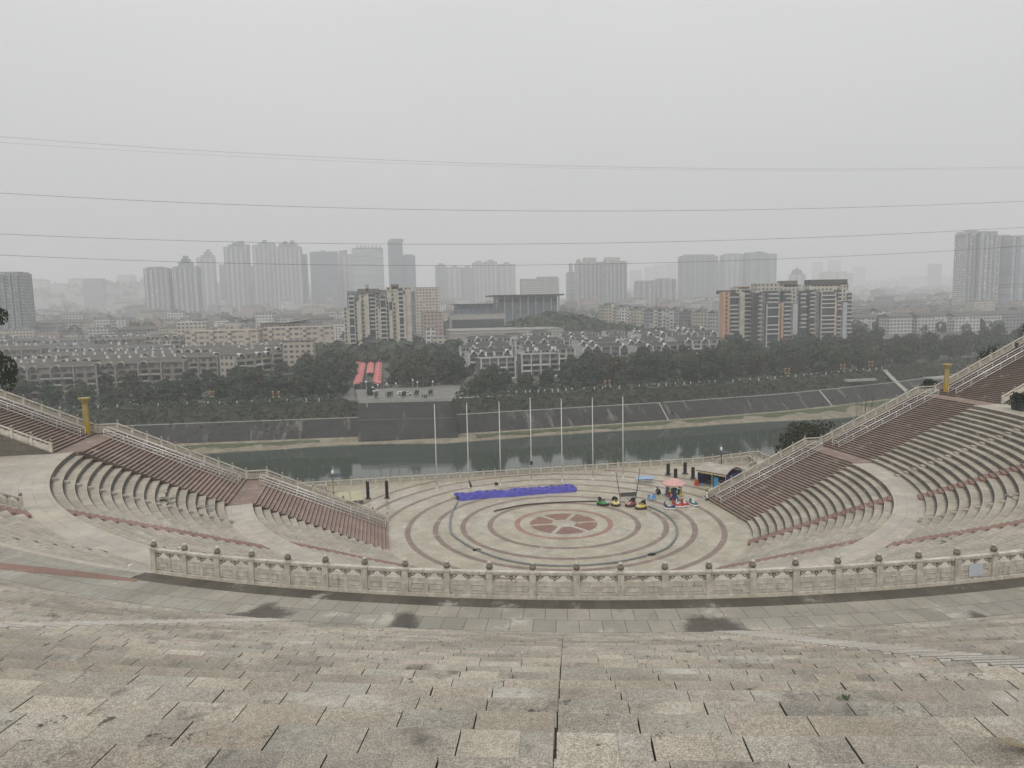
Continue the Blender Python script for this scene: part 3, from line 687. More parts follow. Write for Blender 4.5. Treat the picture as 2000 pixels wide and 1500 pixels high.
chair(p + Vector((.62, .1, 0)), RAD(-120), 'blue plastic armchair right of its twin near the carousel'); 
# blue table with stools
p = (gz(1242, 943) + gz(1276, 942)) / 2
t = thing('folding_table', 'long pale blue table with thin metal legs in front of the river balustrade', 'table', p, RAD(-8))
s = MB(); s.box((0, 0, .74), (2.74, 1.5, .04)); s.build('table_top', plain('pale_blue_board', (0.25, 0.40, 0.66), .35, 0, .05), t)
for a in (-1, 1):
    for b in (-1, 1): s = MB(); s.tube([(a * 1.25, b * .62, .74), (a * 1.25, b * .65, 0)], .025, 6); s.build('leg', M_steel, t)
s = MB(); s.tube([(-1.25, 0, .55), (1.25, 0, .55)], .02, 6); s.build('stretcher', M_steel, t)
for k, (dx, dy) in enumerate([(-.8, -.2), (-.35, .25), (.1, -.15), (.55, .2), (.85, -.3)]):
    q = Matrix.Rotation(RAD(-8), 4, 'Z') @ Vector((dx, dy, 0)) + p
    u = thing('folding_stool', 'small grey metal stool tucked under the pale blue table', 'stool', q, k * .7, 'stools under the blue table')
    s = MB(); s.lathe((0, 0, .44), [(.16, 0), (.16, .03), (.1, .035)], 10); s.build('seat', M_dark, u)
    for a in range(3): s = MB(); s.tube([(.1 * cos(a * 2.1), .1 * sin(a * 2.1), .44), (.2 * cos(a * 2.1), .2 * sin(a * 2.1), 0)], .014, 5); s.build('leg', M_steel, u)
# net frame with two raked poles
p0, p1 = gz(1211.5, 976), gz(1242, 974)
t = thing('net_frame', 'low black net frame with two tall raking poles behind the bumper cars', 'frame')
s = MB(); s.tube([p0, p0 + Vector((0, 0, .95)), p1 + Vector((0, 0, .95)), p1], .045, 6); s.tube([p0 + Vector((0, 0, .42)), p1 + Vector((0, 0, .42))], .03, 6); m_ = (p0 + p1) / 2; s.tube([m_, m_ + Vector((0, 0, .45))], .025, 6); s.build('frame', M_dark, t)
d_ = (p1 - p0); s = MB(); s.box(((p0.x + p1.x) / 2, (p0.y + p1.y) / 2, .44), (d_.length - .08, .02, .47), atan2(d_.y, d_.x)); s.build('net', plain('dark_net', (0.085, 0.088, 0.095), .8), t)
for pb_, px_, py_ in ((p0, 1203, 922), (p1, 1250, 914)):
    e = at_v(px_, py_, pb_.y); s = MB(); s.tube([pb_ + Vector((0, 0, .2)), pb_.lerp(e, .55), e], [.05, .05, .035], 6); s.build('raked_pole', M_black, t)
# awning tent
a_, b_ = Vector((24.4, 13.6, 0)), Vector((26.9, 9.7, 0)); dv = (b_ - a_); Lf = dv.length; rz = atan2(dv.y, dv.x)
t = thing('awning_tent', 'open tent with a beige arched roof and dark blue sides beside the right staircase', 'tent', a_, rz)
M_navy = plain('navy_sheet', (0.018, 0.018, 0.115), .7, 0, .2, 2); M_canvas = plain('dusty_canvas', (0.40, 0.37, 0.32), .8, 0, .22, 1.0); M_cream = plain('cream_trim', (0.55, 0.44, 0.22), .7)
DP = 4.6
s = MB(); s.grid(lambda u, v: (-.15 + (Lf + .3) * u, -.12 + (DP + .24) * v, 1.72 + 1.3 * sin(pi * (.12 + .76 * v)) + .03 * sin(u * 25)), 24, 14); o = s.build('roof', M_canvas, t, smooth=True); md = o.modifiers.new('thick', 'SOLIDIFY'); md.thickness = .05
s = MB(); s.grid(lambda u, v: (-.15 + (Lf + .3) * u, -.16 - .02 * sin(u * 40), 2.22 - v * (.22 + .05 * abs(sin(u * 22)))), 60, 2); s.build('valance', M_cream, t)
s = MB(); s.grid(lambda u, v: (-.17 + (Lf + .34) * u, -.18, 2.30 - v * .10), 30, 1); s.build('valance_edge', M_navy, t)
for x in (0, Lf * .52, Lf):
    for y in (0, DP): s = MB(); s.tube([(x, y, 0), (x, y, 2.18)], .04, 6); s.build('post', M_steel if x else M_dark, t)
s = MB(); s.box((-.02, DP / 2, .02), (.03, DP, 2.12)); s.build('side_sheet', M_navy, t)
s = MB(); s.box((Lf + .06, DP / 2, .5), (.03, DP, 1.62)); s.build('side_sheet', M_navy, t)
s = MB(); s.box((Lf / 2, DP - .05, .02), (Lf, .03, 2.12)); s.build('back_sheet', M_navy, t)
s = MB(); s.grid(lambda u, v: (.05 + Lf * .45 * u, .1, 2.1 - v * (.25 + .35 * (1 - u))), 10, 2); s.build('front_drape', M_navy, t)
s = MB(); s.box((Lf * .64, .2, .1), (.75, .06, 1.5)); one('display_panel', s, plain('sky_blue_banner', (.05, .27, .5), .5), 'sky blue upright panel standing inside the front of the tent', 'panel', a_, rz)
s = MB(); s.box((0, 0, 0), (.5, .45, .55)); s.box((.02, 0, .55), (.4, .35, .35)); one('crate', s, plain('orange_red_plastic', (.5, .07, .03), .5), 'orange red box beside the left corner of the tent', 'box', gz(1360.5, 948.5), .3)
s = MB(); s.lathe((0, 0, 0), [(.14, 0), (.17, .3), (.1, .34)], 10); one('bucket', s, M_blue, 'small blue bucket in the mouth of the tent', 'bucket', gz(1370, 948.5))
# solar street lamps
def lamp(p, h, label, pm):
    t = thing('street_lamp', label, 'street lamp', p, RAD(8), 'solar street lamps by the stage')
    s = MB(); s.lathe((0, 0, 0), [(.16, 0), (.14, .35), (.09, .4), (.085, h - .9), (.07, h - .75)], 12); s.build('pole', pm, t, smooth=True)
    s = MB(); m = Matrix.Translation((0.25, -.1, h - .95)) @ Matrix.Rotation(RAD(20), 4, 'X') @ Matrix.Rotation(RAD(6), 4, 'Y'); s.box((0, 0, 0), (1.75, .95, .06), 0, 0, m); s.build('solar_panel', plain('solar_cells', (.05, .058, .075), .5, 0, .1), t)
    for k in (-1, 1): s = MB(); s.tube([(0, 0, h - 1.6), (k * .6, 0, h - 1.15), (k * .85, -.05, h - .95)], .02, 5); s.build('bracket', M_dark, t)
    s = MB(); s.lathe((0, 0, h - .75), [(.09, 0), (.16, .06), (.19, .2), (.17, .42), (.10, .58), (.02, .66)], 12); s.build('lantern', plain('white_globe', (.85, .85, .83), .25), t, smooth=True)
q = at_v(1409, 871.5, 21.0); lamp(Vector((q.x, q.y, 0)), q.z, 'solar street lamp with a flat dark panel behind the blue sided tent', M_dark)
q = at_v(649, 916.5, 22.4); lamp(Vector((q.x, q.y, 0)), q.z, 'solar street lamp with a brass pole behind the left staircase', plain('brass_pole', (.30, .22, .10), .4, .3))
# pale fibreglass roof behind the left staircase
p = gz(689, 985); t = thing('stairwell_cover', 'low pale yellow ribbed cover on the ground behind the left staircase', 'cover', p, RAD(6))
s = MB(); s.grid(lambda u, v: (-1.9 + 3.4 * u, 3.3 * v - .2, .55 + .55 * v + .02 * sin(u * 40)), 60, 6); o = s.build('sheet', plain('pale_yellow_sheet', (.42, .40, .25), .4, 0, .1), t); md = o.modifiers.new('thick', 'SOLIDIFY'); md.thickness = .03
s = MB(); s.box((0 - .2, 1.4, 0), (3.3, 3.0, .5)); s.build('low_wall', M_wall, t)
s = MB(); s.tube([(-.25, 0, .6), (-.25, 3.1, 1.14)], .03, 5); s.build('rib', M_dark, t)
# small things by the flagpoles and the stairs
s = MB(); s.add([(-.25, 0, 0), (.3, .1, 0), (.05, .45, 0), (-.15, .1, 1.1)], [(0, 1, 3), (1, 2, 3), (2, 0, 3), (2, 1, 0)]); one('folded_banner', s, M_black, 'black folded banner leaning at the foot of the second flagpole', 'banner', gz(919, 951))
s = MB(); s.box((0, 0, 0), (.5, .4, .35)); s.tube([(-.2, 0, .35), (0, 0, .5), (.2, 0, .35)], .025, 5); one('equipment_case', s, M_black, 'small black case on the floor left of the third flagpole', 'case', gz(969.5, 947))
p = gz(1383.5, 977.5); t = thing('toy_figure', 'small white and black toy figure at the foot of the right staircase', 'toy', p + Vector((-.15, .2, 0)))
s = MB(); s.ball((0, 0, .52), .24, 10, 8, 0, (1, .9, 1.25)); s.ball((0, -.02, .98), .2, 10, 8); s.build('body', M_white, t, smooth=True)
s = MB();
for k in (-1, 1): s.ball((k * .16, -.14, .14), .14, 8, 6, 0, (.9, 1.3, 1)); s.ball((k * .24, -.06, .6), .09, 8, 6, 0, (1, 1, 1.7)); s.ball((k * .15, 0, 1.16), .07, 8, 5)
s.build('limbs', M_black, t, smooth=True)
s = MB(); s.tube([(.1, .12, 0), (.1, .12, 1.5)], .02, 5); s.ball((.1, .12, 1.62), .2, 8, 6); s.build('balloon', plain('lime_balloon', (.32, .38, .05), .4), t, smooth=True)

# tall yellow columns at the second landing
M_yel = plain('weathered_yellow', (0.38, 0.30, 0.11), .6, 0, .12, 2); M_yel2 = plain('fresh_yellow', (0.42, 0.28, 0.02), .55, 0, .1, 2)
def ycol(p, label, hh):
    t = thing('flared_column', label, 'column', p, RAD(10), 'yellow columns on the second landing')
    s = MB(); s.lathe((0, 0, 0), [(.36, 0), (.345, hh * .36)], 8); s.build('lower_shaft', M_yel2, t)
    s = MB(); s.lathe((0, 0, hh * .36), [(.335, 0), (.30, hh * .48)], 8)
    for k in range(9): s.lathe((0, 0, hh * .36 + hh * .48 * (k + .5) / 9), [(.342 - .035 * k / 9, -.012), (.342 - .035 * k / 9, .012)], 8)
    s.build('upper_shaft', M_yel, t)
    s = MB(); s.lathe((0, 0, hh * .84), [(.30, 0), (.36, hh * .02), (.63, hh * .125), (.66, hh * .13), (.66, hh * .155), (.5, hh * .16)], 8); s.build('flared_capital', M_yel, t)
q = at_v(1847.5, 766, 4.6); ycol(Vector((q.x, 4.6, Z2)), 'yellow column with a flared top at the head of the right staircase', 4.45)
q = at_v(171, 853, 4.6); ycol(Vector((q.x, 4.6, Z2)), 'yellow column with a flared top at the head of the left staircase', 4.5)

# ------------------------------------------------------------------ people
M_jacket = plain('black_jacket', (0.013, 0.013, 0.016), .8, 0, .3, 6); M_skin = plain('skin', (0.42, 0.26, 0.18), .55, 0, .05); M_hair = plain('black_hair', (0.012, 0.01, 0.009), .6)
M_trou = plain('dark_trousers', (0.025, 0.026, 0.032), .8, 0, .2)
def skin_body(name, joints, edges, radii, mat, parent):
    me = bpy.data.meshes.new(name); me.from_pydata(joints, edges, []); o = link(name, me, parent); me.materials.append(mat)
    sk = o.modifiers.new('skin', 'SKIN'); sk.use_smooth_shade = True
    for v, r in zip(me.skin_vertices[0].data, radii): v.radius = (r, r)
    me.skin_vertices[0].data[0].use_root = True
    ss = o.modifiers.new('sub', 'SUBSURF'); ss.levels = 2; ss.render_levels = 2
    return o
def person(label, p, rz, pose, sc=1.0):
    t = thing('person', label, 'person', p, rz); t.scale = (sc,) * 3
    J = pose['J']; E = pose['E']; Rr = pose['R']
    skin_body('body', J, E, Rr, M_skin, t)
    for nm, mat, idx, ex in pose['clothes']:
        mp = {k: i for i, k in enumerate(idx)}
        skin_body(nm, [J[k] for k in idx], [(mp[a], mp[b]) for a, b in E if a in mp and b in mp], [Rr[k] * ex[0] + ex[1] for k in idx], mat, t)
    h = Vector(pose['head']); s = MB(); s.ball((h.x - .015, h.y, h.z + .03), .112, 12, 8, 0, (1.05, .9, 1.05)); s.build('hair', M_hair, t, smooth=True)
    s = MB(); s.ball((h.x + .035, h.y, h.z - .01), .095, 10, 8, 0, (1, .8, 1.15)); s.ball((h.x + .13, h.y, h.z - .02), .018, 6, 4); 
    for k in (-1, 1): s.ball((h.x + .02, h.y + k * .085, h.z - .01), .025, 6, 4, 0, (.8, .5, 1.3))
    s.build('face', M_skin, t, smooth=True)
    s = MB()
    for k in (-1, 1): s.ball((h.x + .118, h.y + k * .034, h.z + .015), .011, 6, 4)
    s.box((h.x + .118, h.y, h.z - .065), (.012, .04, .008)); s.build('features', M_hair, t)
    for hd, dr in pose['hands']:
        hd = Vector(hd); dr = Vector(dr).normalized(); sd2 = Vector((0, 1, 0)); s = MB(); s.ball(hd, .04, 8, 6, 0, (1, .9, 1.1))
        for k, (o_, l) in enumerate(((-.03, .07), (-.01, .085), (.01, .08), (.03, .06))): s.tube([hd + sd2 * o_ + dr * .03, hd + sd2 * o_ + dr * (.03 + l * .6), hd + sd2 * o_ * .8 + dr * (.03 + l) + Vector((.015, 0, 0))], [.010, .009, .007], 5)
        s.tube([hd + sd2 * .035, hd + sd2 * .06 + dr * .05], [.011, .008], 5); s.build('hand', M_skin, t, smooth=True)
    for f_ in pose['feet']: s = MB(); s.ball((f_[0] + .06, f_[1], f_[2] + .045), .07, 8, 6, 0, (1.9, .75, .7)); s.build('shoe', M_black, t, smooth=True)
    return t
# 0 pelvis 1 spine 2 chest 3 neck 4 head | 5 shoulderL 6 elbowL 7 wristL | 8..10 R | 11 hipL 12 kneeL 13 ankleL | 14..16 R
E17 = [(0, 1), (1, 2), (2, 3), (3, 4), (2, 5), (5, 6), (6, 7), (2, 8), (8, 9), (9, 10), (0, 11), (11, 12), (12, 13), (0, 14), (14, 15), (15, 16)]
R17 = [.135, .125, .14, .058, .085, .07, .05, .035, .07, .05, .035, .10, .065, .042, .10, .065, .042]
stand = dict(J=[(0, 0, .92), (0, 0, 1.1), (.01, 0, 1.32), (.02, 0, 1.50), (.04, 0, 1.60), (0, .19, 1.40), (-.03, .25, 1.12), (.08, .25, .90), (0, -.19, 1.40), (-.05, -.25, 1.12), (.04, -.27, .88),
                (0, .09, .88), (.06, .10, .48), (.05, .10, .08), (0, -.09, .88), (-.02, -.10, .48), (-.10, -.10, .08)], E=E17, R=R17, head=(.04, 0, 1.60),
             clothes=[('jacket', M_jacket, [0, 1, 2, 5, 6, 7, 8, 9, 10], (1.1, .018)), ('trousers', M_trou, [0, 11, 12, 13, 14, 15, 16], (1.02, .015))],
             hands=[((.11, .25, .84), (.3, 0, -1)), ((.07, -.27, .82), (.2, 0, -1))], feet=[(.05, .10, 0), (-.10, -.10, 0)])
crouch = dict(J=[(0, 0, .30), (.04, 0, .48), (.16, 0, .70), (.26, 0, .86), (.33, 0, .95), (.17, .19, .74), (.30, .22, .52), (.48, .14, .42), (.17, -.19, .74), (.32, -.22, .52), (.50, -.12, .42),
                 (.03, .10, .29), (.40, .16, .44), (.20, .14, .08), (.03, -.10, .29), (.40, -.16, .44), (.20, -.14, .08)], E=E17, R=R17, head=(.33, 0, .95),
              clothes=[('jacket', M_jacket, [0, 1, 2, 5, 6, 7, 8, 9, 10], (1.15, .035)), ('trousers', M_trou, [0, 11, 12, 13, 14, 15, 16], (1.05, .015))],
              hands=[((.53, .12, .41), (1, -.3, -.2)), ((.55, -.10, .41), (1, .3, -.2))], feet=[(.20, .14, 0), (.20, -.14, 0)])
person('person in a black coat crouching beside the carousel with back to the river', gz(1288, 966), RAD(190), crouch, 1.12)
q = at_v(1985.5, 677, 4.7); k_ = int((q.x - SR[4]) / (27 / 64)); zst = Z2 + 12.6 * (k_ + 1) / 64
person('person in a black jacket walking on the top flight of the right staircase', Vector((SR[4] + 27 / 64 * (k_ + .5), 4.7, zst)), RAD(185), stand, max(.9, min(1.15, (q.z - zst) / 1.72)))
print('person', q, zst)
# planters on the right landing
M_pot = plain('dark_planter', (0.05, 0.05, 0.055), .6)

# ------------------------------------------------------------------ ground, river, banks (structure)
def lerp1(x, P):
    if x <= P[0][0]: return P[0][1]
    for (a, b), (c, d) in zip(P, P[1:]):
        if x <= c: return b + (d - b) * (x - a) / (c - a)
    return P[-1][1]
GB = [(200, -9.2), (300, -8.6), (450, -5), (700, 2), (1000, 8), (1400, 14), (2200, 29), (3600, 54), (6000, 80), (9000, 90)]
def G(x, v):
    z = lerp1(v, GB)
    z += 86 * math.exp(-((x + 1230) / 700) ** 2 - ((v - 3250) / 500) ** 2) + 40 * math.exp(-((x + 400) / 800) ** 2 - ((v - 3350) / 550) ** 2)
    z += 95 * math.exp(-((x - 4200) / 1200) ** 2 - ((v - 4700) / 800) ** 2) + 22 * math.exp(-((x - 1500) / 500) ** 2 - ((v - 2800) / 450) ** 2)
    z += 13 * math.exp(-((x - 138) / 42) ** 2 - ((v - 556) / 30) ** 2)
    return z
BL = [(-700, 300), (-400, 217), (-150, 193), (-86, 188.5), (-30, 184), (2, 179), (47, 182.5), (90, 185.5), (150, 194), (180, 202), (225, 216), (310, 250), (500, 335), (800, 480)]   # toe of the far embankment
WL = [(-700, 285), (-400, 200), (-92, 175.5), (-30, 179), (2, 171), (47, 177), (87, 177), (134, 181), (165, 179), (182, 184), (300, 216), (500, 300), (800, 440)]                 # far water's edge
def lay(name, mat, xs, prof, parent=None, uvs=True):
    """ribbon along the bank: prof(x) gives the (v, z) points across"""
    s = MB(); rows = [prof(x) for x in xs]; n = len(rows[0]); vs = []; fs = []; uv = []
    for x, r in zip(xs, rows): vs += [(x, v, z) for v, z in r]
    for i in range(len(xs) - 1):
        for j in range(n - 1):
            a = i * n + j; fs.append((a, a + n, a + n + 1, a + 1)); uv.append([(xs[i], j), (xs[i + 1], j), (xs[i + 1], j + 1), (xs[i], j + 1)])
    s.add(vs, fs, 0, uv); return s.build(name, mat, parent)
def earth(name, c1, c2, c3, sc=.12):
    m, t, b = newmat(name); P = pos(t); a = noise(t, P, sc, 8, .7); k = mixc(t, ramp(t, a, .38, .6), c1, c2); k = mixc(t, ramp(t, noise(t, P, sc * 5, 6, .75), .52, .66), k, c3)
    t.links.new(k, b.inputs['Base Color']); b.inputs['Roughness'].default_value = .95; b.inputs['Specular IOR Level'].default_value = .1; return m
M_ground = earth('town_ground', (.10, .105, .085), (.17, .16, .14), (.05, .06, .045), .03)
M_beach = earth('river_beach', (.20, .175, .125), (.29, .26, .20), (.12, .115, .08), .25)
M_grass = earth('bank_grass', (.06, .085, .04), (.10, .115, .06), (.14, .135, .09), .3)
M_veg = earth('scrub_slope', (.040, .048, .032), (.062, .060, .044), (.028, .035, .024), .3)
M_slope = earth('hillside_soil', (.05, .06, .035), (.08, .085, .05), (.03, .035, .02), .3)
xs = [-7000, -5000, -3500, -2800] + [-2300 + 60 * i for i in range(82)] + [2900, 3600, 4400, 5300, 7000]
vs_ = [0, 14, 30, 50, 80, 120, 170, 220, 280, 350, 430, 520, 620, 740, 880, 1040, 1220, 1420, 1700, 2000, 2300, 2600, 2850, 3050, 3200, 3350, 3550, 3800, 4200, 4600, 5200, 6000, 7300]
o = lay('town_ground', M_ground, xs, lambda x: [(lerp1(x, BL) + 19 + d, G(x, max(200, lerp1(x, BL) + 19 + d)) if d > 0 else -9.3) for d in vs_]); tag(o, kind='structure')
# water
m, t, b = newmat('river_water'); P = pos(t)
t.links.new(mixc(t, noise(t, P, .01, 3), (.040, .056, .044), (.058, .074, .060)), b.inputs['Base Color']); b.inputs['Roughness'].default_value = .05; b.inputs['IOR'].default_value = 1.33
hh = mathn(t, 'ADD', noise(t, scaled(t, P, (.25, .7, 1)), 1.0, 3, .5), mathn(t, 'MULTIPLY', noise(t, scaled(t, P, (.05, .12, 1)), 1.0, 2, .5), 2.0)); bump(t, b, hh, .045, .25)
M_water = m
s = MB(); s.grid(lambda u, v: (-1500 + 3000 * u, 20 + 260 * v, -22.0), 30, 8); o = s.build('river', M_water); tag(o, kind='structure')
# beach and grass strip
xb = [-600 + 12 * i for i in range(110)]
rb = random.Random(2); jit = {x: rb.uniform(-1.2, 1.2) for x in xb}
o = lay('river_beach', M_beach, xb, lambda x: [(lerp1(x, WL) + jit[x] - 3, -22.6), (lerp1(x, WL) + jit[x], -21.95), (lerp1(x, WL) + 2.2, -21.3), (lerp1(x, BL) - .5, -20.7), (lerp1(x, BL) + .6, -20.3)]); tag(o, kind='structure')
def grassy(x0, x1, a, b2):
    xx = [x0 + (x1 - x0) * i / 40 for i in range(41)]
    return lay('bank_grass', M_grass, xx, lambda x: [(lerp1(x, WL) + (lerp1(x, BL) - lerp1(x, WL)) * (a + .09 * sin(x * .35) + .05 * sin(x * 1.3)), -21.12 + (a > .5) * .25), (lerp1(x, WL) + (lerp1(x, BL) - lerp1(x, WL)) * (b2 + .05 * sin(x * .21)), -20.60)])
for q in ((-105, -45, .40, .80), (12, 70, .35, .85), (70, 300, .45, .97)): tag(grassy(*q), kind='stuff', label='low green grass growing on the far river beach', cat='grass')
# the sloped concrete embankment: a thing with its slopes, ledge and jetty block
def concrete(name, c, streak=.5):
    m, t, b = newmat(name); P = pos(t); a = noise(t, P, .2, 7, .7); k = mixc(t, ramp(t, a, .35, .65), tuple(q * .75 for q in c), tuple(q * 1.2 for q in c))
    st = noise(t, scaled(t, P, (.28, .05, .05)), 1.0, 7, .7); k = mixc(t, mathn(t, 'MULTIPLY', ramp(t, st, .54, .64), streak), k, (.17, .16, .135))
    k = mixc(t, mathn(t, 'MULTIPLY', ramp(t, noise(t, P, .5, 6, .75), .55, .7), .6), k, tuple(q * .55 for q in c))
    t.links.new(k, b.inputs['Base Color']); b.inputs['Roughness'].default_value = .9; return m
M_emb = concrete('old_dark_concrete', (.028, .027, .025), .75); M_emb2 = concrete('dark_block_wall', (.030, .030, .028), .45); M_pale = plain('pale_concrete', (.34, .33, .30), .85, 0, .2, .6)
emb = thing('embankment', 'dark sloping concrete embankment with a pale ledge along the far side of the river', 'embankment')
LX = [-600 + 15 * i for i in range(38)] + [-31]; RXs = [5] + [12 + 15 * i for i in range(50)]
for xx in (LX, RXs):
    lay('concrete_slope', M_emb, xx, lambda x: [(lerp1(x, BL), -20.9), (lerp1(x, BL) + 10.5, -14.6)], emb)
    lay('ledge', M_pale, xx, lambda x: [(lerp1(x, BL) + 10.42, -14.75), (lerp1(x, BL) + 10.42, -14.5), (lerp1(x, BL) + 11.6, -14.5)], emb)
    lay('upper_slope', M_veg, xx, lambda x: [(lerp1(x, BL) + 11.5, -14.52), (lerp1(x, BL) + 19.2, -9.25)], emb)
lay('jetty_block', M_emb2, [-31, 5], lambda x: [(180 if x < 0 else 175.5, -21.3), (180.5 if x < 0 else 176, -20.6), (199 if x < 0 else 193.6, -9.6)], emb)
s = MB(); s.prism([(5, 175.4), (5.02, 175.4), (5.02, 200), (5, 200)], -21.5, -9.6); s.add([(5, 176, -21), (5, 200, -21), (5, 194, -9.6), (5, 200, -9.6)], [(0, 1, 3, 2)])
s.add([(-31, 180, -21), (-31, 204, -21), (-31, 199, -9.6), (-31, 204, -9.6)], [(0, 1, 3, 2)]); s.build('jetty_side', M_emb2, emb)
lay('block_ledge', plain('ledge_concrete', (.13, .128, .12), .9), [-31, 5], lambda x: [((189.4 if x < 0 else 184.6), -15.12), ((189.36 if x < 0 else 184.56), -14.8), ((190.4 if x < 0 else 185.6), -14.8)], emb)
lay('parapet', M_pale, [-31, 5], lambda x: [((199 if x < 0 else 193.6) - .02, -9.75), ((199 if x < 0 else 193.6) - .02, -8.3), ((199 if x < 0 else 193.6) + .3, -8.3), ((199 if x < 0 else 193.6) + .3, -9.2)], emb)
for x0, x1 in ((112, 97), ): pass
for x, dx in ((92, -7), (176, -18)):
    w = .5 if x < 100 else .9
    lay('stair_strip', M_pale, [x, x + w], lambda q: [(lerp1(x, BL) + .3, -20.6), (lerp1(x, BL) + 10.4, -14.55)], emb)
s = MB(); a = at_z(1738, 728, -9.3); b_ = at_z(1800, 765, -17.5)
lay('stair_strip', M_pale, [228, 230.5], lambda q: [(lerp1(228, BL) - 1, -20.4), (lerp1(228, BL) + 10.4, -14.3), (lerp1(228, BL) + 19.4, -9.0)], emb)
s = MB(); p = at_z(1680, 741, -11.5); s.box((p.x, p.y, p.z - .8), (16, 2.5, 1.0)); s.build('pale_slab', M_pale, emb)
p = at_z(1835, 737, -11.5); s = MB(); s.box((p.x, p.y, p.z - .8), (14, 5, 1.0)); s.build('pale_slab', M_pale, emb)
# jetty plaza and the market street behind it
s = MB(); s.prism([(-31, 199), (5, 193.6), (8, 206), (14, 236), (-2, 362), (-36, 362), (-33, 236)], -9.6, -8.95); o = s.build('market_square', plain('square_paving', (.21, .205, .19), .85, 0, .25, .3)); tag(o, kind='structure')
s = MB(); s.prism([(-37, 204), (-32.5, 204), (-40, 362), (-44, 362)], -9.4, -8.9); o = s.build('street', plain('street_paving', (.16, .16, .15), .85, 0, .25, .3)); tag(o, kind='structure')
# hillside on this bank, below the staircases
def SZ(a): return lerp1(a, [(22, 0), (36.5, Z1), (39, Z1), (54, Z2), (57, Z2), (84, Z2 + 12.6), (120, Z2 + 14)])
for sg in (1, -1):
    s = MB(); s.grid(lambda u, v: (sg * (33 + 90 * u + (11 if sg > 0 else 4) * (v > .28)), HS + .5 + 60 * v * v + .5 * v, max(-23, SZ(33 + 90 * u) - 2.2 - (24 + SZ(33 + 90 * u)) * min(1, v * 1.3) - .4 * sin(u * 40))), 40, 14); o = s.build('hillside', M_slope); tag(o, kind='structure')

# ------------------------------------------------------------------ trees
def foliage(name, cols, rough=.85):
    m, t, b = newmat(name); oi = N(t, 'ShaderNodeObjectInfo').outputs['Random']; P = pos(t)
    cr = N(t, 'ShaderNodeValToRGB'); e = cr.color_ramp.elements
    while len(e) < len(cols): e.new(.5)
    for i, c in enumerate(cols): e[i].position = i / (len(cols) - 1); e[i].color = (*c, 1)
    t.links.new(oi, cr.inputs[0]); k = mixc(t, 1.0, cr.outputs[0], mixc(t, ramp(t, noise(t, P, .45, 4, .7), .3, .7), (.6, .6, .6), (1.4, 1.4, 1.3)), 'MULTIPLY')
    t.links.new(k, b.inputs['Base Color']); b.inputs['Roughness'].default_value = rough; b.inputs['Specular IOR Level'].default_value = .2; return m
M_leafD = foliage('evergreen_leaves', [(.024, .044, .026), (.040, .062, .034), (.032, .052, .036), (.056, .072, .040), (.037, .058, .031), (.075, .078, .050), (.030, .050, .034)])
M_leafB = foliage('winter_brown_leaves', [(.060, .050, .038), (.052, .056, .036), (.070, .060, .044)])
M_leafN = foliage('near_dark_leaves', [(.012, .022, .010), (.018, .030, .012)])
M_bark = plain('bark', (.07, .06, .05), .9, 0, .3, 3)
def crown_mesh(name, seed, H, Wd, lobes, n, leaf, mat, drop=0.0, low=.28):
    r = random.Random(seed); s = MB(); L = []
    for k in range(lobes):
        a = r.uniform(0, 2 * pi); d = Wd * .5 * r.uniform(.15, .62); z = H * r.uniform(low + .12, .84); q = Wd * r.uniform(.20, .33)
        L.append((d * cos(a), d * sin(a), z, q, q * r.uniform(.65, .95)))
    L.append((0, 0, H * .62, Wd * .34, H * .27)); L.append((0, 0, H * .82, Wd * .2, H * .16))
    for i in range(n):
        lx, ly, lz, q, h = r.choice(L); u = Vector((r.gauss(0, 1), r.gauss(0, 1), r.gauss(0, 1))).normalized() * (r.random() ** .32)
        p = Vector((lx + u.x * q, ly + u.y * q, lz + u.z * h)); nrm = (u + Vector((r.gauss(0, .45), r.gauss(0, .45), r.gauss(.25, .45)))).normalized()
        e1 = nrm.orthogonal().normalized(); e1.rotate(Matrix.Rotation(r.uniform(0, 2 * pi), 3, nrm)); e2 = nrm.cross(e1); w = leaf * r.uniform(.6, 1.25)
        pts = [p + e1 * w * cos(t) * r.uniform(.35, .62) + e2 * w * sin(t) * r.uniform(.3, .55) for t in (0.2, 1.35, 2.6, 3.8, 5.1)]
        if drop: pts = [x - Vector((0, 0, drop * r.random())) for x in pts]
        s.add(pts, [(0, 1, 2, 3, 4)])
    return s.mesh(name, mat)
def trunk_mesh(seed, H, r0, Wd):
    r = random.Random(seed); s = MB(); s.tube([(0, 0, -1), (r.uniform(-.1, .1), 0, H * .25), (r.uniform(-.3, .3), r.uniform(-.3, .3), H * .62)], [r0, r0 * .8, r0 * .45], 7)
    for k in range(5):
        a = r.uniform(0, 2 * pi); z = H * r.uniform(.25, .45); s.tube([(0, 0, z), (Wd * .16 * cos(a), Wd * .16 * sin(a), z + H * .16), (Wd * .33 * cos(a), Wd * .33 * sin(a), z + H * .33)], [r0 * .5, r0 * .35, r0 * .15], 5)
    return s.mesh('trunk', M_bark)
TREE = []
for k, (H, Wd, lob, n, mat) in enumerate([(11, 9.5, 10, 1500, M_leafD), (9, 9, 9, 1300, M_leafD), (13, 9.5, 11, 1700, M_leafD), (8, 8, 8, 1100, M_leafD), (11, 10, 12, 800, M_leafB), (10, 7.5, 8, 1200, M_leafD), (6.5, 6.5, 6, 800, M_leafD)]):
    TREE.append((crown_mesh('crown', 20 + k, H, Wd, lob, n, 1.0, mat, 0, .12), trunk_mesh(40 + k, H, .22, Wd)))
def tree(k, loc, sc, label, group, name='tree'):
    t = thing(name, label, 'tree', loc, random.uniform(0, 6.28), group); t.scale = (sc * random.uniform(.9, 1.12), sc * random.uniform(.9, 1.12), sc)
    link('crown', TREE[k][0], t); link('trunk', TREE[k][1], t); return t
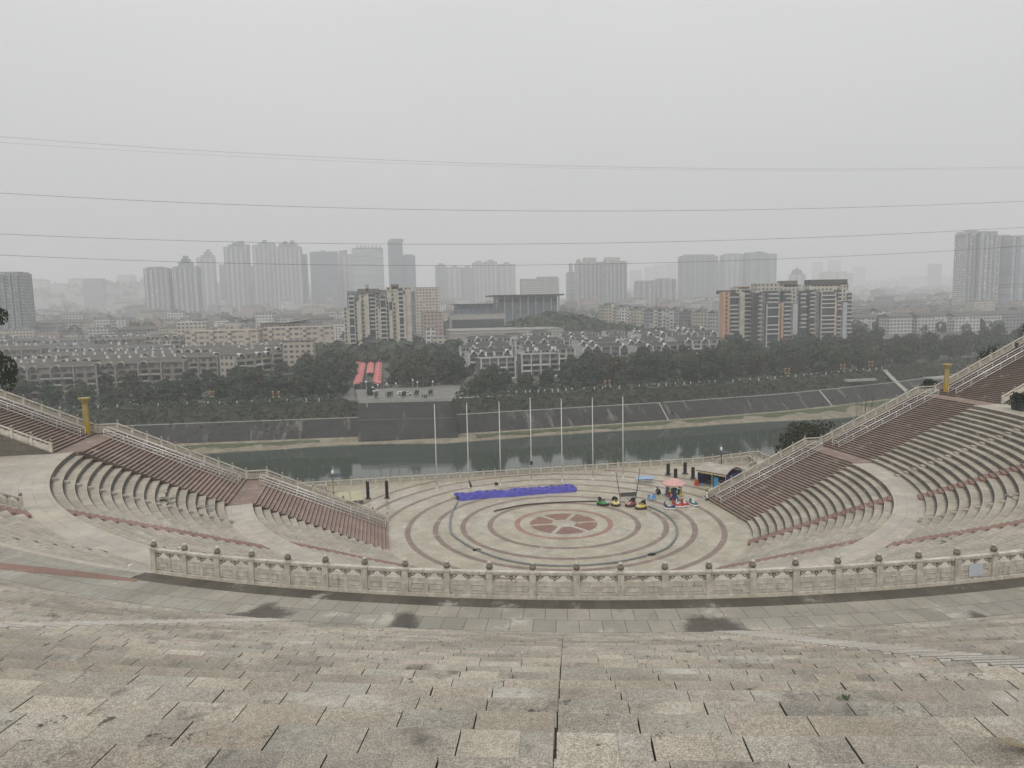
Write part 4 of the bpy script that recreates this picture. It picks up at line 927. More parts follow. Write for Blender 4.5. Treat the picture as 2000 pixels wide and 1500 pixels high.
def px_of(x, v):
    d = Vector((x, v, 0)) - CAM; return 1000 + 1400 * d.dot(RX) / d.dot(FW)
rtre = random.Random(11); cnt = 0
def vmax(px):
    return lerp1(px, [(-60, 250), (0, 242), (370, 242), (400, 265), (520, 272), (560, 325), (664, 335), (682, 335), (683, 221), (722, 221), (723, 0), (764, 0), (766, 345), (880, 330), (905, 262), (920, 240), (1000, 236), (1080, 240), (1110, 292), (1390, 300), (1430, 330), (1650, 345), (1700, 380), (2050, 470)])
GL = {0: 'tree of the belt along the far bank below the terraced houses', 1: 'tree of the dense park between the red market and the cream school', 2: 'tree of the grove right of the red market street',
      3: 'tree of the far bank belt before the dark roofed houses', 4: 'tree of the thick wood round the balcony towers on the right'}
v = 207.0
while v < 470:
    x = -330.0
    while x < 520:
        x += rtre.uniform(8.5, 13.0) * (1 + max(0, v - 300) / 250); X = x; V = v + rtre.uniform(-3, 3); px = px_of(X, V)
        if px < -40 or px > 2040: continue
        if V < lerp1(X, BL) + 25: continue
        if V > vmax(px): continue
        if 640 < px < 930 and V < 239 and not (668 < px < 722 and V < 222) and px > 683: continue
        if px > 683 and X < -1 and V > 225 and px < 768: continue
        if cnt >= 285: continue
        k = rtre.choice((0, 1, 2, 3, 5, 6, 1, 5, 4)) if px > 520 else rtre.choice((1, 3, 6, 5, 1, 0))
        if (766 < px < 900 and rtre.random() < .4) or rtre.random() < .07: k = 4
        gi = 0 if px < 430 else 1 if px < 668 else 2 if px < 905 else 3 if px < 1405 else 4
        if 668 < px < 723: gi = 1
        sc = rtre.uniform(.75, 1.3) * (1.15 if gi in (2, 4) else 1.0) * (.85 if gi == 0 and V < 240 else 1) * (.5 if 683 < px < 723 and V < 222 else 1) * (.8 if gi == 3 and px < 1110 else 1)
        br = 'brownish half bare ' if k == 4 else ''
        tree(k, (X, V, -9.2 if V < 300 else G(X, V) - .3), sc, br + GL[gi], 'trees beyond the river: %d' % gi if 0 else ['trees left of the market', 'park trees by the market', 'trees right of the market', 'trees before the dark roofs', 'trees round the right towers'][gi]); cnt += 1
    v += 12.0 + max(0, v - 300) * .06
print('trees', cnt)
# shrubs on the upper slope and along the promenade: uncountable scrub
def scrub(name, seed, n, f, label, leaf=.8, mat=None):
    r = random.Random(seed); s = MB()
    for i in range(n):
        p, rad = f(r)
        for k in range(7):
            u = Vector((r.gauss(0, 1), r.gauss(0, 1), abs(r.gauss(0, 1)))).normalized() * rad * r.random() ** .4; q = Vector(p) + u; nr = (u + Vector((r.gauss(0, .3), r.gauss(0, .3), .3))).normalized(); e1 = nr.orthogonal().normalized(); e2 = nr.cross(e1); w = leaf * r.uniform(.5, 1.2)
            s.add([q + e1 * w * cos(t) * .6 + e2 * w * sin(t) * .55 for t in (0.1, 1.4, 2.5, 3.9, 5.2)], [(0, 1, 2, 3, 4)])
    return tag(s.build(name, mat or M_leafD), label, 'shrubs', kind='stuff')
M_leafS = foliage('scrub_leaves', [(.030, .040, .022), (.04, .046, .028)])
def fsl(r):
    while 1:
        x = r.uniform(-330, 430)
        if -32 < x < 6: continue
        u = r.random(); return (x, lerp1(x, BL) + 12 + 8 * u, -14.4 + 5.2 * u), r.uniform(.5, 1.3)
scrub('slope_scrub', 61, 4200, fsl, 'low scrub covering the upper slope of the far embankment', .9, M_leafS)
scrub('slope_weeds', 64, 420, lambda r: (lambda x, u: ((x, lerp1(x, BL) + 10.5 * u, -20.9 + 6.3 * u), r.uniform(.15, .45)))(r.choice((r.uniform(-330, -32), r.uniform(8, 430))), r.random()), 'sparse weeds growing on the concrete slope', .5, M_leafS)
scrub('promenade_shrubs', 62, 1500, lambda r: (lambda x: ((x, lerp1(x, BL) + 20 + r.uniform(0, 5), -9.1), r.uniform(.5, 1.2)))(r.choice((r.uniform(-330, -36), r.uniform(8, 430)))), 'low green shrubs along the promenade on top of the far embankment', .8)
def fbelt(r):
    while 1:
        v = 205 + 60 * r.random() ** 1.3; x = r.uniform(-330, 480); px = px_of(x, v)
        if v > lerp1(x, BL) + 24 and v < vmax(px) + 4 and not (660 < px < 900 and v < 245): return (x, v, -9.2 if v < 300 else G(x, v)), r.uniform(1.6, 3.6)
scrub('belt_undergrowth', 63, 1500, fbelt, 'dense undergrowth filling the tree belt beyond the river', 1.3)
# far woods that read as one mass
def wood(seed, n, region, label, hgt=7):
    r = random.Random(seed); s = MB()
    for i in range(n):
        x, v = region(r); z = G(x, v); h = hgt * r.uniform(.7, 1.3)
        for k in range(10):
            u = Vector((r.gauss(0, 1), r.gauss(0, 1), r.gauss(0, .8))).normalized() * h * .5 * r.random() ** .3; q = Vector((x, v, z + h * .55)) + u; nr = (u + Vector((0, 0, .4))).normalized(); e1 = nr.orthogonal().normalized(); e2 = nr.cross(e1); w = h * .32 * r.uniform(.6, 1.2)
            s.add([q + e1 * w * cos(t) + e2 * w * sin(t) for t in (0.1, 1.4, 2.5, 3.9, 5.2)], [(0, 1, 2, 3, 4)])
    return tag(s.build('wood', M_leafD), label, 'wood', kind='stuff')
wood(71, 1500, lambda r: (r.uniform(-2600, -100), r.gauss(2950, 330)), 'distant wooded hill behind the low houses on the left', 14)
wood(72, 420, lambda r: (r.uniform(-560, -150), r.gauss(830, 26)), 'dark belt of far trees across the low houses on the left', 10)
wood(73, 420, lambda r: (138 + r.gauss(0, 30), 550 + r.gauss(0, 16)), 'wooded knoll beside the flat roofed hall', 8)
wood(78, 330, lambda r: (lambda v: (at_v(r.choice((r.uniform(600, 668), r.uniform(640, 800), r.uniform(760, 905))), 690, v).x, v))(r.uniform(365, 440)), 'dark trees behind the red market at the foot of the cream towers', 8)
wood(79, 420, lambda r: (lambda v: (at_v(r.uniform(-20, 470), 700, v).x, v))(r.choice((275, 311, 349, 389, 434, 485)) + r.uniform(-5, 5)), 'garden trees between the left terraced rows', 5)
wood(80, 200, lambda r: (lambda v: (at_v(r.uniform(905, 1400), 700, v).x, v))(r.choice((283, 311, 342, 375, 410)) + r.uniform(-4, 4)), 'garden trees between the dark roofed houses', 5)
wood(74, 500, lambda r: (r.uniform(2600, 5600), r.gauss(4600, 420)), 'faint wooded ridge on the far right horizon', 22)
wood(75, 800, lambda r: (r.uniform(-500, 700), r.uniform(480, 760)), 'scattered far trees between the houses of the town', 7)
wood(76, 260, lambda r: (r.uniform(180, 520), r.gauss(560, 60)), 'far trees before the pale apartment blocks on the right', 9)
wood(77, 1500, lambda r: (lambda v: (r.uniform(-.75, 1.0) * (v + 85), v))(r.uniform(760, 2500)), 'distant street trees between the hazy low houses', 10)
# near greenery on this bank
def near_tree(label, loc, H, Wd, n, leaf, seed, mat=M_leafN, lob=9, drop=0, name='tree', trunk=True):
    t = thing(name, label, name if name != 'tree' else 'tree', loc); t['category'] = {'shrub': 'shrub'}.get(name, 'tree')
    link('crown', crown_mesh('crown', seed, H, Wd, lob, n, leaf, mat, drop, .1), t)
    if trunk: link('trunk', trunk_mesh(seed + 5, H, .2 * H / 9, Wd), t)
    return t
M_leafO = foliage('olive_leaves', [(.030, .036, .016), (.036, .040, .018)])
p = at_v(1566, 862, 17); near_tree('big round dark green bush between the right staircase and the river', p - Vector((0, 0, 5.0)), 8.4, 9.2, 3200, .5, 91, M_leafO, 12, name='shrub')
p = at_v(1816, 750, 14); near_tree('dark shrub behind the yellow column of the right staircase', p - Vector((0, 0, 2.5)), 3.4, 4.5, 800, .4, 93, name='shrub')
p = at_v(1935, 690, 14); near_tree('bare dark shrub behind the balustrade of the top right flight', p - Vector((0, 0, 3.6)), 5.0, 5.2, 700, .3, 95, name='shrub')
p = at_v(1684, 830, 16); t = thing('bamboo_clump', 'bare thin stems standing behind the middle flight of the right staircase', 'bamboo', p - Vector((0, 0, 5)))
rr_ = random.Random(4)
for k in range(13): a = rr_.uniform(0, 6.28); d = rr_.uniform(.1, 1.3); hgt = rr_.uniform(6.5, 10.5); s = MB(); s.tube([(d * cos(a), d * sin(a), 0), (d * 1.2 * cos(a), d * 1.2 * sin(a), hgt * .6), (d * 1.7 * cos(a) + rr_.uniform(-.3, .3), d * 1.7 * sin(a), hgt)], [.05, .04, .012], 5); s.build('stem', M_bark, t)
link('foliage', crown_mesh('foliage', 99, 4.6, 4.5, 6, 380, .35, M_leafN, 0, .1), t)
p = at_v(2006, 660, 11); t = thing('conifer', 'dark spiky conifer at the right edge behind the balustrade', 'tree', p - Vector((0, 0, 4)))
s = MB(); s.tube([(0, 0, -3), (0, 0, 8)], [.2, .05], 6); s.build('trunk', M_bark, t)
s = MB(); rr_ = random.Random(8)
for k in range(520):
    z = rr_.uniform(.8, 7.6); a = rr_.uniform(0, 6.28); L = (1 - z / 9) * 3.3 * rr_.uniform(.6, 1); b0 = Vector((0, 0, z)); e = Vector((L * cos(a), L * sin(a), z + L * .38)); d_ = Vector((-sin(a), cos(a), 0)) * .05
    s.add([b0 - d_, b0 + d_, b0.lerp(e, .7) + d_ * 2.4, e, b0.lerp(e, .7) - d_ * 2.4], [(0, 1, 2, 3, 4)])
s.build('branches', M_leafN, t)
t = thing('tree', 'near dark leafed tree whose drooping boughs reach in at the left edge', 'tree', at_v(-150, 735, -2) * Vector((1, 1, 0)) + Vector((0, 0, Z2))) if 0 else None
p = at_v(-95, 700, -4); t = thing('tree', 'near dark leafed tree whose drooping boughs reach in at the left edge', 'tree', (p.x, p.y, Z2))
def local(px, py, v): q = at_v(px, py, v); return q - Vector((p.x, p.y, Z2))
s = MB(); top = local(-90, 560, -4); s.tube([(0, 0, -.2), (.1, 0, 3), tuple(top)], [.32, .28, .15], 8)
for e in ((14, 705), (4, 618)): s.tube([tuple(Vector((.1, 0, 4)).lerp(top, .55)), tuple(local((e[0] - 60) * .6 - 20, e[1] - 30, -4)), tuple(local(e[0] - 8, e[1], -4))], [.14, .09, .03], 6)
s.build('trunk', M_bark, t)
s = MB(); rr_ = random.Random(9)
for cx, cy, rx, ry, n in ((8, 722, 27, 28, 900), (-12, 700, 20, 20, 300), (16, 745, 16, 20, 240), (2, 618, 15, 16, 260), (-10, 606, 10, 14, 120), (-60, 640, 50, 60, 900)):
    for k in range(n):
        a = rr_.uniform(0, 6.28); d = rr_.random() ** .5; q = local(cx + rx * d * cos(a), cy + ry * d * sin(a), -4 + rr_.uniform(-1.3, 1.3)); w = rr_.uniform(.12, .24); th = rr_.uniform(0, 6.28)
        e1 = Vector((cos(th), rr_.uniform(-.5, .5), sin(th) * .6)).normalized() * w; e2 = Vector((-sin(th) * .4, .3, -1)).normalized() * w * 1.5
        s.add([q - e1 * .35, q + e2 * .55, q + e1 * .35, q - e2 * .55], [(0, 1, 2, 3)])
s.build('crown', M_leafN, t)
# planters on the right landing
for px, py, lb in ((1983, 800, 'dark planter with a leafy shrub on the right landing, the nearer to the stairs'), (1998, 803, 'dark planter with a leafy shrub cut by the right edge of the photo')):
    q = at_z(px, py, Z2); t = thing('planter', lb, 'planter', q)
    s = MB(); s.lathe((0, 0, 0), [(.42, 0), (.55, .75), (.58, .8), (.5, .8), (.45, .7)], 12); s.build('pot', M_pot, t); link('shrub', crown_mesh('shrub', 77, 1.7, 1.9, 6, 500, .22, M_leafN, 0, .1), t, (0, 0, .55))
# puddles, rubble, weeds
m, t, b = newmat('puddle_water'); b.inputs['Base Color'].default_value = (.03, .03, .03, 1); b.inputs['Roughness'].default_value = .04; M_pud = m
m, t, b = newmat('wet_stain'); uvn = N(t, 'ShaderNodeUVMap'); sp_ = N(t, 'ShaderNodeSeparateXYZ'); t.links.new(uvn.outputs[0], sp_.inputs[0]); P = pos(t)
al_ = ramp(t, mathn(t, 'ADD', mathn(t, 'MULTIPLY', sp_.outputs[0], .75), mathn(t, 'MULTIPLY', noise(t, scaled(t, P, (1, 1, 1)), 1.1, 8, .75), 1.25)), .74, 1.28)
t.links.new(mathn(t, 'MULTIPLY', al_, .68), b.inputs['Alpha']); t.links.new(mixc(t, noise(t, P, 3, 5), (.045, .038, .03), (.11, .095, .078)), b.inputs['Base Color']); b.inputs['Roughness'].default_value = .3; M_wet = m
def blob(name, pts, z, mat, sub=4):
    W = [at_z(x, y, z) for x, y in pts]; P = []
    n = len(W); rr = random.Random(n + int(pts[0][0]))
    for i in range(n):
        p0, p1, p2, p3 = W[i - 1], W[i], W[(i + 1) % n], W[(i + 2) % n]
        for k in range(sub):
            u = k / sub; q = .5 * ((2 * p1) + (p2 - p0) * u + (2 * p0 - 5 * p1 + 4 * p2 - p3) * u * u + (3 * p1 - p0 - 3 * p2 + p3) * u ** 3); P.append((q.x + rr.uniform(-.02, .02), q.y + rr.uniform(-.04, .04), z))
    C0 = sum((Vector(q) for q in P), Vector()) / len(P); m_ = len(P); s = MB(); rings = [(1.0, 0.0), (.62, .5), (.3, .85)]
    vs = [tuple(C0.lerp(Vector(q), f)) for f, _ in rings for q in P] + [tuple(C0)]; fs = []; uv = []
    for j in range(2):
        for i in range(m_):
            k = (i + 1) % m_; fs.append((j * m_ + i, j * m_ + k, (j + 1) * m_ + k, (j + 1) * m_ + i)); uv.append([(rings[j][1], 0)] * 2 + [(rings[j + 1][1], 0)] * 2)
    for i in range(m_): fs.append((2 * m_ + i, 2 * m_ + (i + 1) % m_, 3 * m_)); uv.append([(.8, 0), (.8, 0), (1, 0)])
    s.add(vs, fs, 0, uv); o = s.build(name, mat); return tag(o, kind='structure')
ZW = Z3 + .05
def on_seat(px, py, dr=0):
    d = ray(px, py); q = CAM.copy(); st = d * .02
    def zs(r):
        if r < R0: return 0
        if r < T1: return h1 * (int((r - R0) / t1) + 1)
        if r < R1b: return Z1
        if r < T2: return Z1 + h2 * (int((r - R1b) / t2) + 1)
        if r < R2b: return Z2
        if r < T3: return Z2 + h3 * (int((r - R2b) / t3) + 1)
        if r < R4: return Z3 + .05
        return Z3 + .05 + h4 * (int((r - R4) / t4) + 1)
    for i in range(9000):
        q = q + st
        if q.z < zs(hypot(q.x, q.y)): return q
    return q
rl_ = random.Random(44)
for px_, py_ in ((1733, 1026), (1640, 1078), (608, 1096), (590, 1058), (350, 1070), (255, 1105), (1870, 890), (1740, 905), (1690, 960), (1905, 925), (1590, 985), (300, 960), (1480, 1008), (1290, 1048), (960, 1070)):
    q = on_seat(px_, py_); s = MB(); a_ = rl_.uniform(0, 3); s.add([(.16 * cos(a_ + k * 1.57) * rl_.uniform(.6, 1.3), .16 * sin(a_ + k * 1.57) * rl_.uniform(.6, 1.3), .02 + .05 * rl_.random()) for k in range(4)], [(0, 1, 2, 3)]); one('litter', s, M_white, 'scrap of white paper lying on the stone seats and paving', 'litter', q, 0, 'white paper scraps')
blob('puddle', [(409, 1224), (432, 1202), (458, 1201), (462, 1212), (480, 1222), (505, 1228), (470, 1231)], ZW + .008, M_pud)
blob('wet_patch', [(405, 1225), (430, 1196), (470, 1192), (520, 1172), (545, 1168), (560, 1180), (600, 1196), (560, 1214), (530, 1232), (470, 1233)], ZW + .004, M_wet)
blob('wet_patch', [(745, 1236), (760, 1216), (770, 1192), (800, 1186), (825, 1205), (822, 1238), (790, 1242)], ZW + .004, M_wet)
blob('puddle', [(755, 1238), (762, 1225), (805, 1222), (815, 1232), (800, 1240)], ZW + .008, M_pud)
blob('wet_patch', [(1305, 1246), (1318, 1212), (1342, 1192), (1385, 1198), (1430, 1204), (1470, 1222), (1498, 1245), (1400, 1251)], ZW + .004, M_wet)
blob('wet_patch', [(1880, 1188), (1905, 1192), (1935, 1203), (1962, 1205), (1988, 1221), (1920, 1231), (1905, 1222)], ZW + .004, M_wet)
blob('puddle', [(1915, 1226), (1925, 1214), (1960, 1212), (1980, 1221), (1940, 1228)], ZW + .008, M_pud)
M_rub = plain('broken_stone', (.36, .34, .29), .9, 0, .35, 4)
for px, py, n, lb in ((318, 978, 16, 'heap of broken stone slabs on the left seats'), (475, 1003 - 9, 5, None), (1985, 972, 9, 'loose broken slabs at the right edge on the seats'), (1850, 1057, 8, 'scattered broken pieces beside the red steps low on the right'), (398, 992, 7, 'small heap of rubble on the lower left seats')):
    if not lb: continue
    q = on_seat(px, py); s = MB(); rr_ = random.Random(px)
    for k in range(n): s.box((rr_.gauss(0, .5), rr_.gauss(0, .5), rr_.uniform(-.05, .25)), (rr_.uniform(.25, .7), rr_.uniform(.2, .45), .08), rr_.uniform(0, 3), 0, Matrix.Rotation(rr_.uniform(-.4, .4), 4, 'X'))
    o = one('rubble', s, M_rub, lb, 'rubble', q)
q = on_seat(1649, 1366); s = MB(); rr_ = random.Random(1)
for k in range(22):
    a = rr_.uniform(0, 6.28); l = rr_.uniform(.025, .07); b0 = Vector((rr_.gauss(0, .02), rr_.gauss(0, .02), 0)); e = b0 + Vector((l * cos(a), l * sin(a), l * .7)); d_ = Vector((-sin(a), cos(a), 0)) * .006; s.add([b0, b0.lerp(e, .5) + d_, e, b0.lerp(e, .5) - d_], [(0, 1, 2, 3)])
one('weed', s, plain('weed_leaf', (.04, .07, .02), .8), 'small green weed growing from a joint in the foreground steps', 'weed', q)
q = on_seat(1988, 1466); s = MB(); rr_ = random.Random(6)
for k in range(14):
    a = rr_.uniform(2.4, 4.4); l = rr_.uniform(.15, .42); b0 = Vector((.1, 0, 0)); e = b0 + Vector((l * cos(a), l * sin(a) * .5, l * .35)); d_ = Vector((0, 1, 0)) * .006; s.add([b0, b0.lerp(e, .5) + d_, e, b0.lerp(e, .5) - d_], [(0, 1, 2, 3)])
one('dry_grass_tuft', s, plain('dry_grass', (.22, .17, .08), .8), 'dry grass tuft in a joint at the lower right corner', 'weed', q)

# ------------------------------------------------------------------ the town beyond the river
def facade(name, wall, win, fw=3.2, fh=3.0, wx=(.22, .78), wy=(.30, .78), var=.15, slab=None, balc=0.0):
    """wall with a window grid laid in UV metres; roofs (UV untouched by walls) get their own material"""
    m, t, b = newmat(name); uv = N(t, 'ShaderNodeUVMap'); sp = N(t, 'ShaderNodeSeparateXYZ'); t.links.new(uv.outputs[0], sp.inputs[0])
    xx = mathn(t, 'DIVIDE', sp.outputs[0], fw); yy = mathn(t, 'DIVIDE', sp.outputs[1], fh); fx = mathn(t, 'FRACT', xx); fy = mathn(t, 'FRACT', yy)
    mx = mathn(t, 'MULTIPLY', mathn(t, 'GREATER_THAN', fx, wx[0]), mathn(t, 'LESS_THAN', fx, wx[1])); my = mathn(t, 'MULTIPLY', mathn(t, 'GREATER_THAN', fy, wy[0]), mathn(t, 'LESS_THAN', fy, wy[1]))
    mask = mathn(t, 'MULTIPLY', mx, my)
    cb = N(t, 'ShaderNodeCombineXYZ'); t.links.new(mathn(t, 'FLOOR', xx), cb.inputs[0]); t.links.new(mathn(t, 'FLOOR', yy), cb.inputs[1]); oi = N(t, 'ShaderNodeObjectInfo').outputs['Random']; t.links.new(oi, cb.inputs[2])
    wn = N(t, 'ShaderNodeTexWhiteNoise', noise_dimensions='3D'); t.links.new(cb.outputs[0], wn.inputs[0])
    ow = mathn(t, 'ADD', 1 - var, mathn(t, 'MULTIPLY', oi, 2 * var)); vs = N(t, 'ShaderNodeVectorMath', operation='SCALE'); vs.inputs[0].default_value = wall; t.links.new(ow, vs.inputs['Scale'])
    k = mixc(t, mathn(t, 'MULTIPLY', ramp(t, noise(t, scaled(t, pos(t), (.5, .5, .12)), 1.0, 5, .7), .5, .7), .35), vs.outputs[0], tuple(q * .55 for q in wall))
    if slab: k = mixc(t, mathn(t, 'LESS_THAN', fy, .16), k, slab)
    wc = mixc(t, wn.outputs['Value'], win, tuple(min(1, q * 2.6 + .02) for q in win)); k = mixc(t, mathn(t, 'MULTIPLY', mask, mathn(t, 'GREATER_THAN', wn.outputs['Value'], .06)), k, wc)
    t.links.new(k, b.inputs['Base Color']); t.links.new(mathn(t, 'SUBTRACT', .85, mathn(t, 'MULTIPLY', mask, .55)), b.inputs['Roughness']); return m
DW = (.035, .04, .045)
F_cream = facade('cream_render', (.44, .40, .33), DW); F_white = facade('white_render', (.50, .50, .48), DW, 3.4, 3.0, (.2, .8), (.3, .8), .2, (.5, .5, .48)); F_grey = facade('grey_render', (.27, .275, .28), DW, 3.6, 3.1, (.15, .85), (.25, .85), .25)
F_mid = facade('stone_grey_render', (.33, .31, .275), DW, 3.3, 3.0, (.15, .8), (.25, .8), .15); R_mix = plain('mossy_roof_tiles', (.115, .108, .092), .9, 0, .3, .4)
F_pink = facade('pinkish_render', (.40, .31, .27), DW); F_glass = facade('glass_front', (.12, .15, .18), (.06, .08, .10), 1.8, 3.6, (.08, .92), (.12, .9), .2); F_rib = facade('ribbed_front', (.235, .25, .265), (.08, .10, .12), 2.6, 3.0, (.0, .62), (.3, .95), .15); F_band = facade('banded_front', (.36, .375, .385), (.13, .15, .17), 60, 3.6, (0, 1), (.35, .9), .1)
F_dark = facade('dark_grey_front', (.20, .205, .21), (.05, .055, .06), 3.0, 3.0, (.1, .9), (.25, .85), .2); F_brown = facade('brown_render', (.26, .225, .19), DW, 3.3, 2.9, (.2, .75), (.3, .8), .2); F_school = facade('school_render', (.46, .40, .33), (.07, .07, .07), 4.0, 3.5, (.18, .82), (.34, .74), .04, (.50, .45, .38))  # F_dark: dark grey wall colour with darker windows
R_grey = plain('grey_roof_tiles', (.12, .12, .12), .9, 0, .3, .4); R_dark = plain('dark_roof_tiles', (.060, .058, .055), .9, 0, .3, .5); R_brown = plain('brown_roof_tiles', (.135, .115, .098), .9, 0, .3, .4); R_flat = plain('flat_roof_felt', (.26, .255, .25), .9, 0, .35, .2); R_white = plain('white_roof_sheet', (.62, .62, .61), .7, 0, .1, .3)
W_white = plain('white_trim', (.60, .595, .57), .7, 0, .15, .6); W_dim = plain('dim_trim', (.30, .288, .26), .8, 0, .2, .6)
W_tan = plain('tan_trim', (.37, .35, .31), .8, 0, .2, .6)
W_pal = plain('balcony_front', (.46, .455, .43), .8, 0, .2, .6)
GL_dark = plain('dark_glass', (.030, .036, .042), .3, 0, .4, 1.0)
CT = thing                                      # alias kept short
def hip(s, w, d, z, h, ov=.6, mi=0, gable=False):
    x, y = w / 2 + ov, d / 2 + ov; r = max(.5, x - y) if not gable else x
    s.add([(-x, -y, z), (x, -y, z), (x, y, z), (-x, y, z), (-r, 0, z + h), (r, 0, z + h)], [(0, 1, 5, 4), (1, 2, 5), (2, 3, 4, 5), (3, 0, 4), (3, 2, 1, 0)], mi, [[(0, 0), (w, 0), (w, d), (0, d)], [(0, 0), (d, 0), (d, d)], [(0, 0), (w, 0), (w, d), (0, d)], [(0, 0), (d, 0), (d, d)], [(0, 0), (w, 0), (w, d), (0, d)]])
# --- terraced rows (near, with parts)
def make_terrace(w, d, fl, wallm, roofm, bays, trim, gabled, seed):
    r = random.Random(seed); root = CT('terraced_house', 'x', 'house'); H = fl * 3.0
    s = MB(); s.box((0, 0, -3), (w, d, H + 3)); s.build('wall', wallm, root)
    s = MB(); hip(s, w, d, H, 1.9 if gabled is not None else .25, .5); rf = s.build('roof', roofm, root)
    for k in range(bays):
        x = -w / 2 + w * (k + .5) / bays
        if gabled is not None and r.random() < (.55 if gabled else .5):                     # arched or pointed dormer with a pale surround
            s = MB(); bw = 4.6 if gabled else 3.6
            if gabled: pr = [(-bw / 2, 0), (bw / 2, 0), (bw / 2, .3), (0, 2.7), (-bw / 2, .3)]
            else: pr = [(-bw / 2, 0), (bw / 2, 0)] + [(bw / 2 * cos(a), .4 + 1.5 * sin(a)) for a in [pi * i / 8 for i in range(9)]]
            s.prism([(x + a, H - 1.2 + b) for a, b in pr], -d / 2 - 1.2, -d / 2 + 3.2, 0, 'y'); dm = s.build('dormer', trim, root)
            s = MB(); pr2 = [(a * .76, .12 + b * .76) for a, b in pr]; s.prism([(x + a, H - 1.2 + b) for a, b in pr2], -d / 2 - 1.24, -d / 2 - 1.1, 0, 'y'); s.build('dormer_window', GL_dark, dm)
        for f in range(fl - 1):
            if r.random() < .72: s = MB(); s.box((x, -d / 2 - .7, f * 3.0 + .1), (w / bays * r.uniform(.55, .95), 1.5, .16)); s.box((x, -d / 2 - 1.4, f * 3.0 + .1), (w / bays * .8, .1, .95)); s.build('balcony', trim if r.random() < .6 else W_dim, root)
            s = MB(); s.box((x, -d / 2 - .06, f * 3.0 + .9), (w / bays * r.uniform(.4, .75), .1, 1.7)); s.build('window', GL_dark, root)
        if r.random() < (.15 if gabled else .5): s = MB(); s.box((x + w / bays * .5, 1.0, H + 1.0), (.9, .9, 2.2)); s.build('chimney', W_white, rf)
    for q in range(0, bays + 1, 2 if gabled is False else 1):
        x = -w / 2 + w * q / bays; s = MB(); s.box((x, -d / 2 - .5, -2), (.55 if q % 2 == 0 else .35, 1.2, H + 2)); s.build('corner_pier', W_dim if gabled is False else trim, root)
    if gabled: s = MB(); s.box((-w / 2 - .1, 0, -2), (.4, d * .9, H + 2.4)); s.build('end_wall', W_white, root)
    s = MB(); s.box((0, -d / 2 - .75, H - .25), (w + 1.5, .3, .3)); s.build('eaves', W_dim, root)
    return root
TA = [make_terrace(38, 10, 5, F_brown, R_mix, 8, W_tan, False, 1), make_terrace(30, 10, 4, F_mid, R_grey, 6, W_tan, False, 2), make_terrace(22, 11, 5, F_cream, R_mix, 4, W_white, False, 3)]
TB = [make_terrace(26, 9, 4, F_dark, R_dark, 5, W_white, True, 4), make_terrace(16, 9, 4, F_white, R_dark, 3, W_white, True, 5), make_terrace(32, 9, 4, F_mid, R_dark, 6, W_white, True, 6), make_terrace(20, 11, 4, F_dark, R_flat, 4, W_white, None, 7)]
used_proto = set(); rh = random.Random(21)
ROWN = ['front', 'second', 'third', 'fourth', 'fifth', 'sixth', 'seventh', 'eighth']
def put(proto, loc, rz, label, group, sc=1.0, cat=None):
    o = proto if id(proto) not in used_proto else copy_tree(proto); used_proto.add(id(proto))
    o.location = loc; o.rotation_euler = (0, 0, rz); o.scale = (sc, sc, sc); o['label'] = label; o['group'] = group
    return o
for i, (v, p0, p1) in enumerate([(258, 30, 415), (292, -20, 440), (330, -30, 470), (368, -40, 400), (410, -40, 360), (458, -40, 420), (512, -40, 500)]):
    px = p0
    while px < p1:
        k = rh.choice((0, 0, 1)) if i < 3 else rh.choice((0, 1, 1, 2)); wpx = (38, 30, 22)[k] / mpp(v)
        if px + wpx * .6 > p1: break
        x = at_v(px + wpx / 2, 700, v).x; put(TA[k], (x, v + rh.uniform(-3, 3), G(x, v) - .3), rh.uniform(-.05, .12), 'low brown terraced house with arched dormers in the %s row beyond the left trees' % ROWN[i], '%s row of terraced houses' % ROWN[i], rh.uniform(.9, 1.05)); px += wpx + rh.uniform(2, 12)
for px, v, rz in ((448, 300, .5), (480, 285, .9), (505, 318, .6), (430, 345, .2), (540, 352, .3)):
    x = at_v(px, 700, v).x; put(TA[2], (x, v, G(x, v)), rz, 'cream apartment house with balconies between the terraced rows and the park trees', 'cream houses by the park', 1.0)
for i, (v, p0, p1) in enumerate([(268, 925, 1075), (296, 905, 1400), (326, 895, 1405), (358, 900, 1400), (392, 905, 1390), (428, 980, 1400)]):
    px = p0
    while px < p1:
        k = rh.choice((0, 1, 2)); wpx = ((26, 16, 32)[k] if i else 20) / mpp(v)
        if px + wpx * .6 > p1: break
        x = at_v(px + wpx / 2, 700, v).x; put(TB[3 if (i == 0 or (i == 1 and px > 1330)) else k], (x, v + rh.uniform(-4, 4), G(x, v) + (.5 if i else 0)), rh.uniform(-.15, .22), 'dark roofed house with white gables in the %s row beyond the riverside trees' % ROWN[i], '%s row of dark roofed houses' % ROWN[i], rh.uniform(.85, 1.0)); px += wpx + rh.uniform(1, 9)
